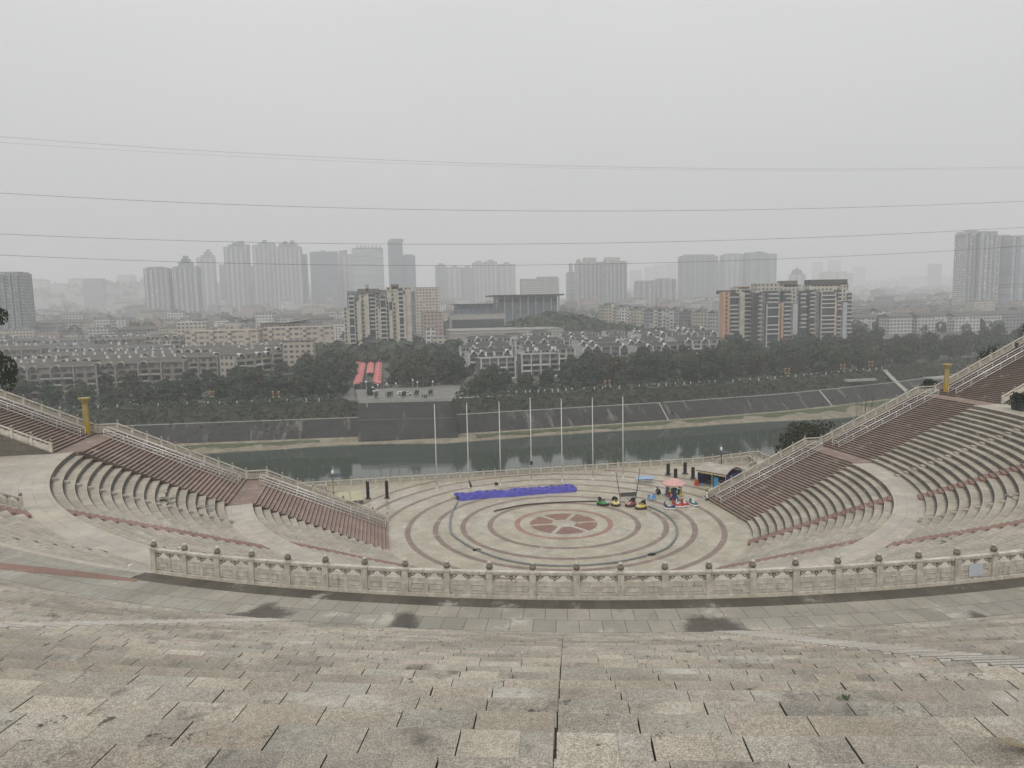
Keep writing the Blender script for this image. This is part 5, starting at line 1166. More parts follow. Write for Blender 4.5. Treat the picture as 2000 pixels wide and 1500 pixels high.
# --- the cream school
def simple(name, label, px0, px1, py0, py1, v, d, wallm, roofm=R_flat, cat='building', rz=0.0, group=None, extra=None, base=None):
    """box building whose front spans px0..px1 at depth v, from the row py1 up to py0"""
    a, b_ = at_v(px0, (py0 + py1) / 2, v), at_v(px1, (py0 + py1) / 2, v); x = (a.x + b_.x) / 2; w = b_.x - a.x; top = at_v((px0 + px1) / 2, py0, v).z; z0 = at_v((px0 + px1) / 2, py1, v).z
    z0 = min(z0, G(x, v) + 1) if base is None else base; h = top - z0
    t = CT(name, label, cat, (x, v + d / 2, z0), rz, group)
    s = MB(); s.box((0, 0, -4), (w, d, h + 4)); s.build('wall', wallm, t)
    s = MB(); s.box((0, 0, h), (w + .6, d + .6, .5)); s.build('roof', roofm, t)
    if extra: extra(t, w, d, h)
    return t
def ex_school(t, w, d, h):
    s = MB(); s.box((0, 0, h + .5), (w * .9, 1, .7)); s.build('parapet', F_school, t)
    for k in range(int(w // 11)): s = MB(); s.box((-w / 2 + 5 + k * 11, -d / 2 - .5, -2), (2.6, 1.4, h + 2.8)); s.build('bay', F_school, t)
simple('school', 'long cream four storey school block with rows of windows, its left wing', 362, 505, 648, 690, 405, 16, F_school, cat='school', extra=ex_school)
simple('school', 'long cream four storey school block with rows of windows, its right wing', 512, 650, 641, 684, 420, 16, F_school, cat='school', extra=ex_school, rz=.06)
def ex_fan(t, w, d, h):
    s = MB(); s.grid(lambda u, q: (-w / 2 - 2 + (w + 4) * u, -d / 2 - 3 + (d + 6) * q, h + 1.2 + 2.2 * abs(2 * u - 1) ** 1.4 - 1.2 * q), 12, 4); o = s.build('fan_roof', R_white, t); md = o.modifiers.new('thick', 'SOLIDIFY'); md.thickness = .4
simple('sports_hall', 'hall with a pale upswept fan roof behind the cream school', 508, 598, 632, 648, 470, 26, F_pink, extra=ex_fan)
simple('shed', 'long low white roofed shed among the hazy houses on the left', 345, 402, 630, 640, 540, 14, F_cream, R_white); simple('shed', 'low white roofed shed left of the fan roofed hall', 440, 470, 634, 641, 520, 10, F_cream, R_white)
simple('pavilion', 'round cornered cream pavilion with a curved window band before the school', 552, 612, 667, 690, 345, 14, F_cream, R_brown)
# --- balcony towers with real floors
BALC = {}
def stack(t, X, v, z, d0, d1, spec, FH, zbase):
    x0, x1, zt, zb, dv, kind = spec; w = x1 - x0; cx = (x0 + x1) / 2; n = max(1, int(round((zt - zb) / FH))); fh = (zt - zb) / n
    mats = {'wall': M_tw, 'orange': M_to, 'grey': M_tg, 'brown': M_tb, 'win': M_tw, 'owin': M_to, 'balc': GL_dark, 'wbalc': GL_dark, 'dark': F_dark}
    s = MB(); s.box((cx - X, dv + 3 - 0, zb - zbase), (w, 6, zt - zb)); s.build({'balc': 'balcony_recess', 'wbalc': 'balcony_recess'}.get(kind, 'wall_bay'), mats[kind], t)
    if kind in ('balc', 'wbalc'):
        me = MB(); me.box((0, -.75, 0), (w, 1.5, .28)); me.box((0, -1.45, .28), (w * (.98 if kind == 'wbalc' else .8), .12, .8 if kind == 'balc' else .45)); me = me.mesh('balcony', W_white if kind == 'wbalc' else W_pal)
        for f in range(n):
            if random.random() < .93: link('balcony', me, t, (cx - X + (0 if kind == 'wbalc' else random.choice((0, 0, w * .1, -w * .1))), dv, zb - zbase + f * fh))
        for sx in (-1, 1):
            if kind == 'wbalc': s = MB(); s.box((cx - X + sx * w / 2, dv - .6, zb - zbase), (.3, 1.4, zt - zb)); s.build('pier', W_white, t)
    if kind in ('win', 'owin'):
        me = MB(); me.box((0, -.06, fh * .32), (min(1.5, w * .5), .14, fh * .45)); me.box((0, -.35, fh * .1), (min(1.2, w * .4), .6, .1)); me = me.mesh('window', GL_dark)
        for f in range(n): link('window', me, t, (cx - X, dv, zb - zbase + f * fh))
M_tw = plain('tower_cream', (.52, .48, .40), .85, 0, .2, .25); M_to = plain('tower_orange', (.52, .30, .19), .85, 0, .12, .3); M_tg = plain('tower_grey_strip', (.40, .42, .43), .85, 0, .1, .4); M_tb = plain('tower_brown', (.30, .20, .15), .85, 0, .1, .4)
def tower(label, v, px0, px1, ybase, specs, crown, FH=3.0, depth=16, core_top=None):
    A = at_v(px0, 620, v).x; B = at_v(px1, 620, v).x; X = (A + B) / 2; zb = at_v((px0 + px1) / 2, ybase, v).z; t = CT('apartment_tower', label, 'tower block', (X, v, zb))
    xz = lambda px, py: at_v(px, py, v)
    zc = xz((px0 + px1) / 2, core_top).z; s = MB(); s.box(((B - A) * (.17 if px0 > 1000 else .02), 8.5 + depth / 2, -6), ((B - A) * (.62 if px0 > 1000 else .8), depth, zc - zb + 6)); s.build('core', F_dark, t)
    for a, b_, yt, yb, dv, kind in specs:
        q = xz(a, yt); r_ = xz(b_, yb); yy = min(yb, ybase + 4); stack(t, X, v, 0, 0, 0, (q.x, xz(b_, yt).x, q.z, xz(a, yy).z - (5 if yb >= ybase - 8 else 0), dv, kind), FH, zb)
    for a, b_, y0, y1, mat in crown:
        q = xz(a, y0); r_ = xz(b_, y1); s = MB(); s.box(((q.x + r_.x) / 2 - X, 8, r_.z - zb - .6), (r_.x - q.x, 9, q.z - r_.z + .6)); s.build('roof_block', F_cream if mat is M_tw else mat, t)
    return t
M_core = plain('tower_core', (.34, .32, .28), .9, 0, .2, .25)
tower('cream tower block, left of the pair behind the red market', 455, 670, 742, 675,
      [(670, 677, 600, 674, 3, 'win'), (677, 681, 606, 674, 1, 'wall'), (680.5, 691, 580, 674, 0, 'wbalc'), (691, 697, 592, 674, 2, 'win'), (696, 704, 588, 674, 1, 'wall'), (700, 714, 568, 660, 5, 'win'), (714, 719, 566, 655, 4, 'wall'), (719, 731, 567, 652, 6, 'balc'), (731, 741, 569, 655, 6, 'win')],
      [(698, 741, 564, 570, R_brown), (713, 720, 556, 566, M_tw), (681, 691, 577, 582, W_white)], core_top=568)
tower('cream tower block with a roof frame, right of the pair behind the market', 452, 732, 803, 676,
      [(732, 739, 602, 668, 3, 'win'), (739, 743, 604, 672, 1.5, 'wall'), (742, 753, 578, 672, 0, 'wbalc'), (753, 760, 588, 670, 3, 'win'), (760, 766, 606, 676, 1, 'wall'), (766, 774, 590, 676, 4, 'win'), (774, 779, 586, 676, .5, 'wall'), (777, 787, 563, 660, 2, 'wbalc'), (787, 791, 575, 662, .5, 'wall'), (791, 802, 566, 668, 3, 'wall'), (755, 777, 563, 590, 4, 'win')],
      [(754, 802, 560, 566, M_tw), (764, 779, 555, 562, R_brown), (742, 753, 575, 580, M_tw)], core_top=565)
tower('orange and cream tower block at the left end of the right hand group', 405, 1412, 1484, 676,
      [(1412.5, 1426, 570, 676, 0, 'owin'), (1426, 1446, 574, 672, 2.5, 'balc'), (1446.5, 1455, 571, 662, 0, 'wall'), (1455, 1471, 567, 666, 3, 'balc'), (1471, 1483, 569, 668, 6, 'dark')],
      [(1414, 1440, 567, 572, R_dark), (1443, 1470, 561, 570, M_tw), (1447, 1468, 559, 562, M_to)], core_top=569)
tower('grey tower block with a cream louvred top, middle of the right hand group', 390, 1481, 1578, 697,
      [(1481, 1487, 572, 700, .5, 'balc'), (1487, 1489.5, 572, 690, 0, 'brown'), (1489.5, 1497, 572, 690, 2, 'dark'), (1497, 1521, 594, 698, 0, 'wbalc'), (1497, 1521, 568, 592, 1.5, 'balc'), (1521, 1527, 568, 690, 2, 'dark'), (1527, 1531, 590, 668, 0, 'orange'), (1531, 1536, 568, 680, .6, 'balc'), (1536, 1547.5, 568, 690, 2, 'balc'), (1548, 1556.5, 593, 684, -1.2, 'grey'), (1548, 1557, 568, 592, 1, 'win'), (1557, 1563, 568, 686, 1, 'dark'), (1562, 1575, 568, 688, 0, 'balc')],
      [(1484, 1528, 553, 567, M_tw), (1528, 1570, 556, 568, M_tw), (1536, 1563, 548, 558, R_brown)], core_top=566)
tower('grey tower block with a dark roof, right end of the right hand group', 398, 1580, 1666, 683,
      [(1581, 1592, 566, 684, 0, 'balc'), (1592, 1595, 574, 682, -.3, 'brown'), (1595, 1604, 566, 682, 2, 'dark'), (1604, 1631, 570, 676, 0, 'wbalc'), (1631, 1635, 584, 675, -.3, 'orange'), (1635, 1644, 566, 676, .5, 'balc'), (1645.5, 1653, 590, 681, -1.2, 'grey'), (1645, 1654, 556, 588, 0, 'win'), (1653, 1665, 572, 676, .5, 'balc')],
      [(1586, 1663, 557, 567, M_tw), (1590, 1661, 546, 556, R_dark), (1648, 1662, 552, 562, M_tw)], core_top=558)
for (a, b_, yt, v) in ((1484, 1528, 553, 390),):
    pass
# --- flat roofed hall on the knoll, its low wing and retaining wall
def ex_hall(t, w, d, h):
    s = MB(); s.box((-1, -2, h + .5), (w + 13, d + 12, 1.3)); s.build('canopy', R_dark, t)
    for k in range(9): s = MB(); s.box((-w / 2 - 3 + (w + 4) * k / 8, -d / 2 - 4, -8), (1.0, 1.0, h + 8.4)); s.build('column', M_pale, t)
    s = MB(); s.box((0, -d / 2 - .3, h - 5), (w * .98, .4, 2.8)); s.build('window_band', GL_dark, t)
simple('hall', 'large glass hall under a thin flat dark roof on tall columns on the knoll', 975, 1088, 579, 640, 600, 34, F_glass, R_dark, 'hall', extra=ex_hall)
def ex_low(t, w, d, h):
    s = MB(); s.box((0, 0, h + .5), (w + 8, d + 8, .8)); s.build('canopy', R_dark, t)
simple('hall_wing', 'lower dark walled wing with a thin flat roof left of the glass hall', 893, 964, 596, 620, 585, 30, F_glass, R_dark, 'hall', extra=ex_low)
simple('entrance_block', 'pale grey slab fronted entrance block below the glass hall', 880, 988, 614, 624, 560, 12, M_pale, R_flat, 'building', base=None)
simple('dark_base', 'dark glazed ground floor under the pale entrance block', 884, 984, 624, 638, 556, 10, GL_dark, R_flat, 'building')
simple('retaining_wall', 'long pale retaining wall below the glass hall terrace', 878, 1102, 650, 660, 462, 6, M_pale, M_pale, 'wall')
simple('terrace', 'pale paved terrace between the glass hall and the retaining wall', 880, 1100, 645, 652, 480, 60, M_pale, plain('terrace_paving', (.30, .29, .265), .9, 0, .25, .1), 'terrace')
# --- middle distance blocks
mid = [('tower block of ten floors, cream with grey balconies, right of the cream pair', 812, 858, 562, 612, 640, F_cream), ('grey block joined to the cream ten floor tower', 797, 815, 570, 606, 650, F_grey), ('pinkish block below the cream ten floor tower', 826, 866, 610, 640, 520, F_pink),
       ('small yellowish house among the trees right of the cream pair', 846, 871, 659, 676, 385, F_cream), ('white house with a roof terrace below the pinkish block', 832, 850, 640, 652, 430, F_white),
       ('white multi storey block with a dark stair panel in front of the skyline', 1020, 1092, 545, 585, 980, F_white), ('pale office block behind the white block', 1052, 1090, 541, 560, 1150, F_band)]
for lb, a, b_, y0, y1, v, mt in mid: simple('town_building', lb, a, b_, y0, y1, v, 18, mt)
def ex_stair(t, w, d, h):
    for k in range(max(1, int(w // 9))):
        s = MB(); s.box((-w / 2 + w * (k + .5) / max(1, int(w // 9)), -d / 2 - .6, -2), (2.4, 1.2, h + 3.5)); s.build('stair_bay', F_white, t)
    s = MB(); hip(s, w * .5, d * .7, h + .5, 2.2, .3, 0, True); s.build('attic_roof', R_grey, t)
def ex_gable(t, w, d, h):
    s = MB(); hip(s, w, d, h + .55, 3.2, .6, 0, True); s.build('gable_roof', R_grey, t)
rm = random.Random(33)
for i, (px, w, y0, y1, v) in enumerate([(1195, 30, 597, 628, 560), (1225, 26, 600, 630, 545), (1254, 26, 603, 632, 535), (1280, 22, 606, 640, 500), (1302, 30, 605, 636, 520), (1330, 26, 604, 632, 560), (1352, 24, 609, 640, 500), (1380, 30, 610, 645, 480), (1402, 16, 612, 648, 470), (1690, 40, 622, 650, 520), (1728, 24, 608, 640, 560), (1760, 44, 620, 655, 470), (1812, 40, 618, 655, 470), (1850, 38, 616, 652, 480), (1890, 46, 618, 656, 470), (1936, 40, 616, 655, 480), (1980, 44, 614, 654, 480), (1672, 20, 612, 645, 560), (2010, 40, 606, 645, 560)]):
    simple('apartment_block', 'pale six storey apartment block, %s' % ('one of the row left of the orange tower' if px < 1420 else 'one of the row right of the grey towers'), px - w / 2, px + w / 2, y0, y1, v, 14, rm.choice((F_white, F_cream, F_white, F_grey)), rm.choice((R_flat, R_grey)), 'apartments', rm.uniform(-.1, .15), 'pale apartments left of the orange tower' if px < 1420 else 'pale apartments above the right wood', ex_stair if px < 1420 else ex_gable)
# --- low houses of the hazy town: every house its own object, eight shapes shared
LOW = []
for k, (w, d, h, wm, rf, kind) in enumerate([(26, 12, 14, F_white, R_grey, 'hip'), (34, 12, 17, F_cream, R_flat, 'flat'), (20, 12, 12, F_grey, R_grey, 'hip'), (18, 14, 20, F_white, R_flat, 'flat'), (40, 12, 15, F_grey, R_brown, 'hip'), (24, 13, 18, F_pink, R_flat, 'flat'), (16, 12, 10, F_cream, R_grey, 'gable'), (30, 14, 13, F_grey, R_flat, 'flat')]):
    s = MB(); s.box((0, 0, -6), (w, d, h + 6)); wall = s.mesh('wall', wm); s = MB()
    if kind == 'flat':
        s.box((0, 0, h), (w + .4, d + .4, .6)); s.box((w * .2, 1, h + .6), (w * .18, d * .4, 2.6)); s.box((-w * .25, -1, h + .6), (w * .25, d * .5, .9))
    else: hip(s, w, d, h, 3.4, .7, 0, kind == 'gable')
    LOW.append((wall, s.mesh('roof', rf), ['grey hipped house', 'cream flat topped block', 'grey hipped cottage', 'narrow white flat block', 'long brown roofed house', 'pinkish flat topped block', 'small cream gabled house', 'grey flat topped block'][k]))
rl = random.Random(77); nl = 0
ZONES = [(575, 640, 32, -30, 665, 'houses behind the left terraced rows', .8), (700, 900, 62, -20, 665, 'hazy houses below the left skyline', .9), (900, 1900, 62, 40, 830, 'far hazy houses below the left skyline', 1.0), (1900, 3000, 40, 40, 690, 'faint houses on the left hill', 1.0),
         (900, 2000, 32, 690, 1020, 'hazy houses behind the cream tower pair', 1.0), (700, 1700, 66, 1090, 1420, 'hazy houses behind the pale apartment rows', .95), (590, 1000, 46, 1660, 2040, 'hazy houses under the right hand high rises', .9), (1000, 2100, 40, 1600, 2030, 'faint houses near the right edge', 1.0), (1100, 2100, 24, 1220, 1480, 'faint houses before the middle skyline', 1.0)]
FAR = MB()
for v0, v1, n, p0, p1, lb, sc in ZONES:
    far = lb.startswith('faint')
    for i in range(n * 3 if far else n):
        v = v0 + (v1 - v0) * (i + rl.random()) / n; px = rl.uniform(p0, p1); x = at_v(px, 600, v).x
        if 660 < px < 815 and v < 560: continue
        k = rl.randrange(8)
        if far:
            f = sc * rl.uniform(.8, 1.15) * (1 + max(0, v - 900) / 2200); w_, d_, h_ = (26, 34, 20, 18, 40, 24, 16, 30)[k] * f, 13 * f, (14, 17, 12, 20, 15, 18, 10, 13)[k] * f; z_ = G(x, v) - .5
            FAR.box((x, v, z_ - 6), (w_, d_, h_ + 6), 0, rl.choice((0, 0, 1))); b0 = len(FAR.v); hip(FAR, w_, d_, z_ + h_, 3 * f, .7, rl.choice((2, 3))); FAR.v[b0:] = [(q[0] + x, q[1] + v, q[2]) for q in FAR.v[b0:]]; continue
        t = CT('town_house', LOW[k][2] + ', one of the ' + lb, 'house', (x, v, G(x, v) - .5), rl.uniform(-.25, .35), lb); f = sc * rl.uniform(.8, 1.15) * (1 + max(0, v - 900) / 2200); t.scale = (f, f, f * rl.uniform(.85, 1.1))
        link('wall', LOW[k][0], t); link('roof', LOW[k][1], t); nl += 1
tag(FAR.build('far_houses', [F_white, F_grey, R_grey, R_flat]), 'faint mass of far low houses under the skyline', 'houses', kind='stuff')
print('low houses', nl)
# --- skyline towers
def sky_tower(label, px0, px1, ytop, ybase, v, mat, crowns=(), fins=0, d=None, group=None, tops=()):
    if v > 900: v *= 1.25
    a = at_v(px0, 560, v); b_ = at_v(px1, 560, v); X = (a.x + b_.x) / 2; w = b_.x - a.x; zt = at_v((px0 + px1) / 2, ytop, v).z; zb = min(at_v((px0 + px1) / 2, ybase, v).z, G(X, v)) - 4; h = zt - zb; d = d or min(w, 26)
    t = CT('high_rise', label, 'high rise', (X, v, zb), 0, group)
    s = MB(); s.box((0, d / 2, 0), (w, d, h)); s.build('tower_body', mat, t)
    for k in range(fins):
        x = -w / 2 + w * (k + .5) / fins; s = MB(); s.box((x, -.8, 0), (w / fins * .42, 2.2, h * (.97 if k % 2 else 1.0))); s.build('bay_stack', F_rib if mat is not F_rib else F_white, t)
    for c in crowns:                            # (px0, px1, ytop, ybottom)
        q0 = at_v(c[0], c[2], v); q1 = at_v(c[1], c[3], v); s = MB(); s.box(((q0.x + q1.x) / 2 - X, d * .5, q1.z - zb - .5), (q1.x - q0.x, d * .6, q0.z - q1.z + .5)); s.build('crown', mat, t)
    if 'sub' in tops: pass
    s = MB(); s.box((0, d / 2, h), (w * .9, d * .8, 1.2)); s.build('parapet', W_dim, t)
    return t
S = sky_tower
S('grey and white high rise with a pinkish side cut by the left edge', -14, 41, 533, 634, 700, F_grey, [(-14, 20, 531, 536)], 4)
s = MB(); p = at_v(38, 585, 698)
S('long low faint block on the left hill', 161, 202, 547, 562, 1900, F_grey, [(162, 201, 544, 549)], 0)
S('square grey high rise with white ribs, first on the left hill', 282, 331, 524, 594, 1150, F_rib, [(286, 318, 521, 526)], 5)
S('grey high rise with white ribs and a stepped crown, second on the left hill', 339, 388, 521, 594, 1150, F_rib, [(346, 374, 511, 523), (352, 368, 505, 513), (355, 363, 499, 507)], 5)
S('pale high rise with a pointed stepped top behind the left hill', 387, 421, 503, 550, 1750, F_rib, [(391, 417, 498, 505), (397, 412, 492, 500), (401, 408, 487, 494)], 3)
S('faint slim high rise left of the twin topped tower', 430, 446, 517, 556, 1800, F_grey)
S('grey twin topped high rise, the left of the tall group', 441, 489, 482, 558, 1500, F_rib, [(445, 486, 477, 484), (452, 461, 473, 480), (462, 475, 470, 480)], 5)
S('slim faint block between the twin topped tower and the stepped pair', 488, 499, 520, 556, 1600, F_grey)
S('tall grey high rise with a boxy lift top, left of the stepped pair', 497, 541, 479, 560, 1480, F_rib, [(502, 536, 474, 481), (511, 519, 468, 476)], 5)
S('tall grey stepped high rise, right of the stepped pair', 540, 592, 482, 562, 1470, F_rib, [(544, 580, 475, 484), (552, 560, 471, 478), (566, 574, 469, 478)], 6)
S('lower shoulder block at the right of the stepped pair', 588, 602, 497, 562, 1500, F_grey)
S('broad dark glass slab with a pale frame', 608, 660, 493, 558, 1600, F_glass, [(610, 660, 491, 495), (626, 634, 489, 493)], 0)
S('grey tower with a notched top right of the dark slab', 659, 690, 497, 560, 1650, F_rib, [(662, 678, 489, 499), (670, 677, 488, 492)], 3)
st = S('pale banded office slab with a rooftop sign', 690, 751, 485, 560, 1550, F_band, [], 0)
S('tall rounded glass tower, the highest of the skyline', 760.5, 789, 470, 558, 1500, F_glass, [(762, 788, 466, 471)], 0)
S('lower glass block attached to the rounded tower', 789, 813, 500, 552, 1510, F_glass, [(789, 808, 497, 501)])
for a, b_, y, lb, mt in ((852, 873, 518, 'slim dark high rise alone right of the glass towers', F_dark), (873, 904, 522, 'faint stepped block behind the slim dark high rise', F_rib), (902, 926, 523, 'dark high rise before the pale group', F_dark), (925, 948, 513, 'pale high rise, left of the pale group', F_rib), (948, 972, 511, 'pale high rise, right of the pale group', F_rib), (975, 1007, 516, 'pale high rise standing apart right of the pale group', F_rib)):
    S(lb, a, b_, y, 560, 1750, mt, [((a + b_) / 2 - 5, (a + b_) / 2 + 4, y - 4, y + 1)], 3)
S('high rise with a slanted glass top and a mast left of the twin towers', 1112, 1139, 532, 590, 1060, F_band, [(1116, 1120, 514, 533)], 0)
S('grey white twin tower with a lattice crown, the left of two', 1129, 1178, 513, 592, 1010, F_white, [(1144, 1166, 503, 514), (1131, 1136, 506, 514)], 6)
S('grey white twin tower with a lattice crown, the right of two', 1177, 1225, 511, 592, 1000, F_white, [(1186, 1212, 502, 512)], 6)
for a, b_, y in ((1232, 1254, 528), (1262, 1276, 522), (1280, 1300, 517), (1304, 1322, 515), (1590, 1606, 512), (1620, 1642, 508), (1668, 1690, 520)): S('very faint far high rise between the twin towers and the right skyline', a, b_, y, 560, 3400, F_grey, group='very faint far towers')
S('pale mid rise block below the faint towers, the left', 1247, 1280, 549, 592, 1050, F_white, [], 3); S('pale mid rise block below the faint towers, the right', 1284, 1322, 546, 592, 1060, F_white, [(1290, 1310, 543, 548)], 3)
S('broad grey high rise with ribs, left of the right skyline group', 1331, 1402, 500, 578, 1450, F_dark, [(1340, 1398, 497, 502)], 7)
S('grey ribbed high rise, middle of the right skyline group', 1413, 1455, 498, 572, 1500, F_rib, [(1420, 1452, 495, 500)], 4)
S('blue grey high rise, right of the right skyline group', 1457, 1516, 496, 582, 1480, F_glass, [(1460, 1500, 493, 498), (1480, 1492, 491, 495)], 3)
S('slim pale block behind the right skyline group', 1402, 1414, 512, 570, 1600, F_rib)
t = S('faint domed building behind the grey tower blocks', 1549, 1574, 536, 566, 1500, F_white, [], 2); 
s = MB(); s.lathe((0, 16, 0), [(16, 0), (15.5, 7), (12, 14), (5, 17.6), (1.6, 19), (.9, 25)], 14); s.build('dome', R_grey, t, (0, 0, t.children[0].dimensions.z if 0 else at_v(1561, 536, 1875).z - t.location.z))
S('pale faint roofed blocks right of the dome, the left', 1608, 1634, 533, 556, 1900, F_white, [(1614, 1628, 530, 534)]); S('pale faint roofed blocks right of the dome, the right', 1636, 1664, 534, 556, 1900, F_white, [(1640, 1656, 530, 535)])
S('large grey white high rise with white balconies, left of the right edge cluster', 1884, 1910, 455, 588, 820, F_white, [(1886, 1899, 452, 457), (1900, 1915, 448, 458)], 3)
S('large grey high rise with pale vertical strips in the right edge cluster', 1908, 1944, 456, 590, 815, F_rib, [(1922, 1954, 451, 458)], 4)
S('large blue grey high rise with a domed top in the right edge cluster', 1940, 1972, 460, 590, 820, F_rib, [], 3)
S('large high rise with white bands cut by the right edge', 1974, 2012, 462, 592, 800, F_band, [(1988, 2012, 459, 464)], 2)
S('faint high rise on the far right ridge', 1818, 1838, 516, 548, 2500, F_grey, [(1818, 1829, 515, 519)])
# rooftop sign of the office slab: seven characters too blurred to read in the photo
sg = CT('roof_sign', 'row of seven grey characters standing on the roof of the pale office slab', 'sign', at_v(720, 485, 1935)); rs = random.Random(15); u_ = mpp(1935)
for k in range(7):
    x = (-21 + 7 * k) * u_; s = MB(); W5 = 5.2 * u_
    for q in range(3): s.box((x, 0, 1.2 + q * 1.9 * u_ + .4), (W5 * rs.uniform(.6, 1), .5, .55 * u_))
    s.box((x + rs.uniform(-1, 1) * u_, 0, 1.2), (.6 * u_, .6, 5.3 * u_)); s.box((x - W5 * .38, 0, 1.2), (.5 * u_, .6, 5.3 * u_ * rs.uniform(.4, .9))); s.box((x + W5 * .38, 0, 1.2), (.5 * u_, .6, 5.3 * u_ * rs.uniform(.4, .9)))
    s.build('character', R_grey, sg)
s = MB(); s.box((0, .6, 0), (52 * u_, .6, 1.2)); s.build('sign_frame', R_grey, sg)

# ------------------------------------------------------------------ red market, square, lanterns, traffic
M_red = plain('red_tent_cloth', (.66, .22, .21), .7, 0, .08, .5); M_redd = plain('dark_red_cloth', (.30, .05, .05), .8)
s = MB(); s.box((0, 0, 0), (3.6, 10.4, .12)); 
def canopy_mesh(w, L):
    s = MB(); h = .8
    for sx in (-1, 1): s.add([(0, -L / 2, 2.5 + h), (0, L / 2, 2.5 + h), (sx * w / 2, L / 2, 2.5), (sx * w / 2, -L / 2, 2.5), (sx * w / 2, L / 2, 2.15), (sx * w / 2, -L / 2, 2.15)], [(0, 1, 2, 3), (3, 2, 4, 5)] if sx < 0 else [(3, 2, 1, 0), (5, 4, 2, 3)])
    s.add([(-w / 2, -L / 2, 2.5), (w / 2, -L / 2, 2.5), (0, -L / 2, 2.5 + h)], [(0, 1, 2)]); return s.mesh('roof', M_red)
def tent(loc, rz, w, L, label, group):
    key = ('tent', w, L)
    if key not in cache:
        ps = MB()
        for a in (-1, 1):
            for b_ in (-1, 1): ps.tube([(a * (w / 2 - .1), b_ * (L / 2 - .15), 0), (a * (w / 2 - .1), b_ * (L / 2 - .15), 2.5)], .06, 5)
        fr = MB(); fr.box((0, L / 2 - .03, 3.1), (w * .9, .12, .14)); 
        for sx in (-1, 1): fr.tube([(0, L / 2, 3.34), (sx * w / 2, L / 2, 2.54)], .08, 5)
        cache[key] = (canopy_mesh(w, L), ps.mesh('posts', M_steel), fr.mesh('ridge_frame', M_redd))
    t = CT('market_tent', label, 'tent', loc, rz, group)
    for nm, me in zip(('roof', 'posts', 'ridge_frame'), cache[key]): link(nm, me, t)
    return t
ZM = -8.95
def mk(px, py): return at_z(px, py, ZM + 2.9)
for (a, b_, n, lb) in (((697.5, 748), (708.5, 708), 14, 'red market tent of the left long row'), ((736, 747), (740, 707), 14, 'red market tent of the right long row')):
    A, B = mk(*a), mk(*b_); L = (B - A).length / n
    for k in range(n):
        q = A.lerp(B, (k + .5) / n); tent((q.x, q.y, ZM), atan2((B - A).y, (B - A).x) - pi / 2, 3.7, round(L, 2), lb, lb.replace('tent of', 'tents,'))
A, B = mk(722, 727), mk(724.5, 708)
for k in range(5): q = A.lerp(B, (k + .5) / 5); tent((q.x, q.y, ZM), atan2((B - A).y, (B - A).x) - pi / 2, 3.7, round((B - A).length / 5, 2), 'red market tent of the short middle row', 'red market tents, middle row')
for px, py in ((699, 708), (712, 704), (740, 703), (760, 703)): q = mk(px, py); tent((q.x, q.y, ZM), 1.4, 3.3, 5, 'red market tent standing crosswise at the far end of the rows', 'red market tents, far end')
for px, py in ((669, 695), (676, 692)): q = mk(px, py); tent((q.x, q.y, ZM), 1.4, 3.3, 6, 'red market tent apart by the street on the left', 'red market tents by the street')
A = at_z(696, 760, ZM); B = at_z(733, 759, ZM); t = CT('stage_backdrop', 'dark back of a market stage between the two red tent rows', 'stage', (A + B) / 2); w = B.x - A.x
s = MB(); s.box((0, 0, 0), (w, 1.2, 3.1)); s.build('backdrop', GL_dark, t); s = MB(); s.box((0, 3, 0), (w, 6, .9)); s.build('platform', R_flat, t)
s = MB(); s.box((0, .2, 3.1), (w + .4, .3, .2)); s.build('top_frame', W_dim, t)
def vehicle(label, loc, rz, c, kind='car'):
    t = CT('van' if kind == 'van' else 'parked_car', label, kind, loc, rz); L, W, H = (5.2, 1.95, 2.2) if kind == 'van' else (4.4, 1.8, 1.45)
    s = MB(); pr = [(-L / 2, .35), (L / 2, .35), (L / 2, .8), (L * .3, .95), (L * .16, H), (-L * .42, H), (-L / 2, .9)]; s.prism(pr, -W / 2, W / 2, 0, 'y'); s.build('body', c, t)
    s = MB(); s.prism([(L * .27, .98), (L * .15, H - .12), (-L * .38, H - .12), (-L * .45, .98)], -W / 2 - .02, W / 2 + .02, 0, 'y'); s.build('windows', GL_dark, t)
    for a in (-1, 1):
        for b_ in (-1, 1): s = MB(); s.tube([(a * L * .31, b_ * (W / 2 - .2), .34), (a * L * .31, b_ * (W / 2 + .02), .34)], .34, 10); s.build('wheel', M_rubber, t)
    return t
vehicle('white van at the corner of the dark stage', at_z(727, 766, ZM), .2, M_white, 'van'); vehicle('white car parked at the trees right of the square', at_z(786, 771, ZM), .1, M_white); vehicle('silver car parked beside the white car right of the square', at_z(794, 772, ZM), .1, M_steel); vehicle('dark car on the street beside the right tent row', at_z(755, 757, ZM), 1.5, M_dark)
for i, (px, py) in enumerate(((735, 779), (760, 778), (788, 777), (813, 775), (840, 774))):
    q = at_z(px, py, ZM); t = CT('potted_shrub', 'round clipped shrub in a pot along the edge of the far square', 'shrub', q, 0, 'potted shrubs on the far square'); s = MB(); s.lathe((0, 0, 0), [(.7, 0), (.9, .6)], 10); s.build('pot', M_pale, t); link('foliage', crown_mesh('foliage', 130, 2.4, 2.3, 5, 120, .7, M_leafD, 0, .1), t, (0, 0, .3))
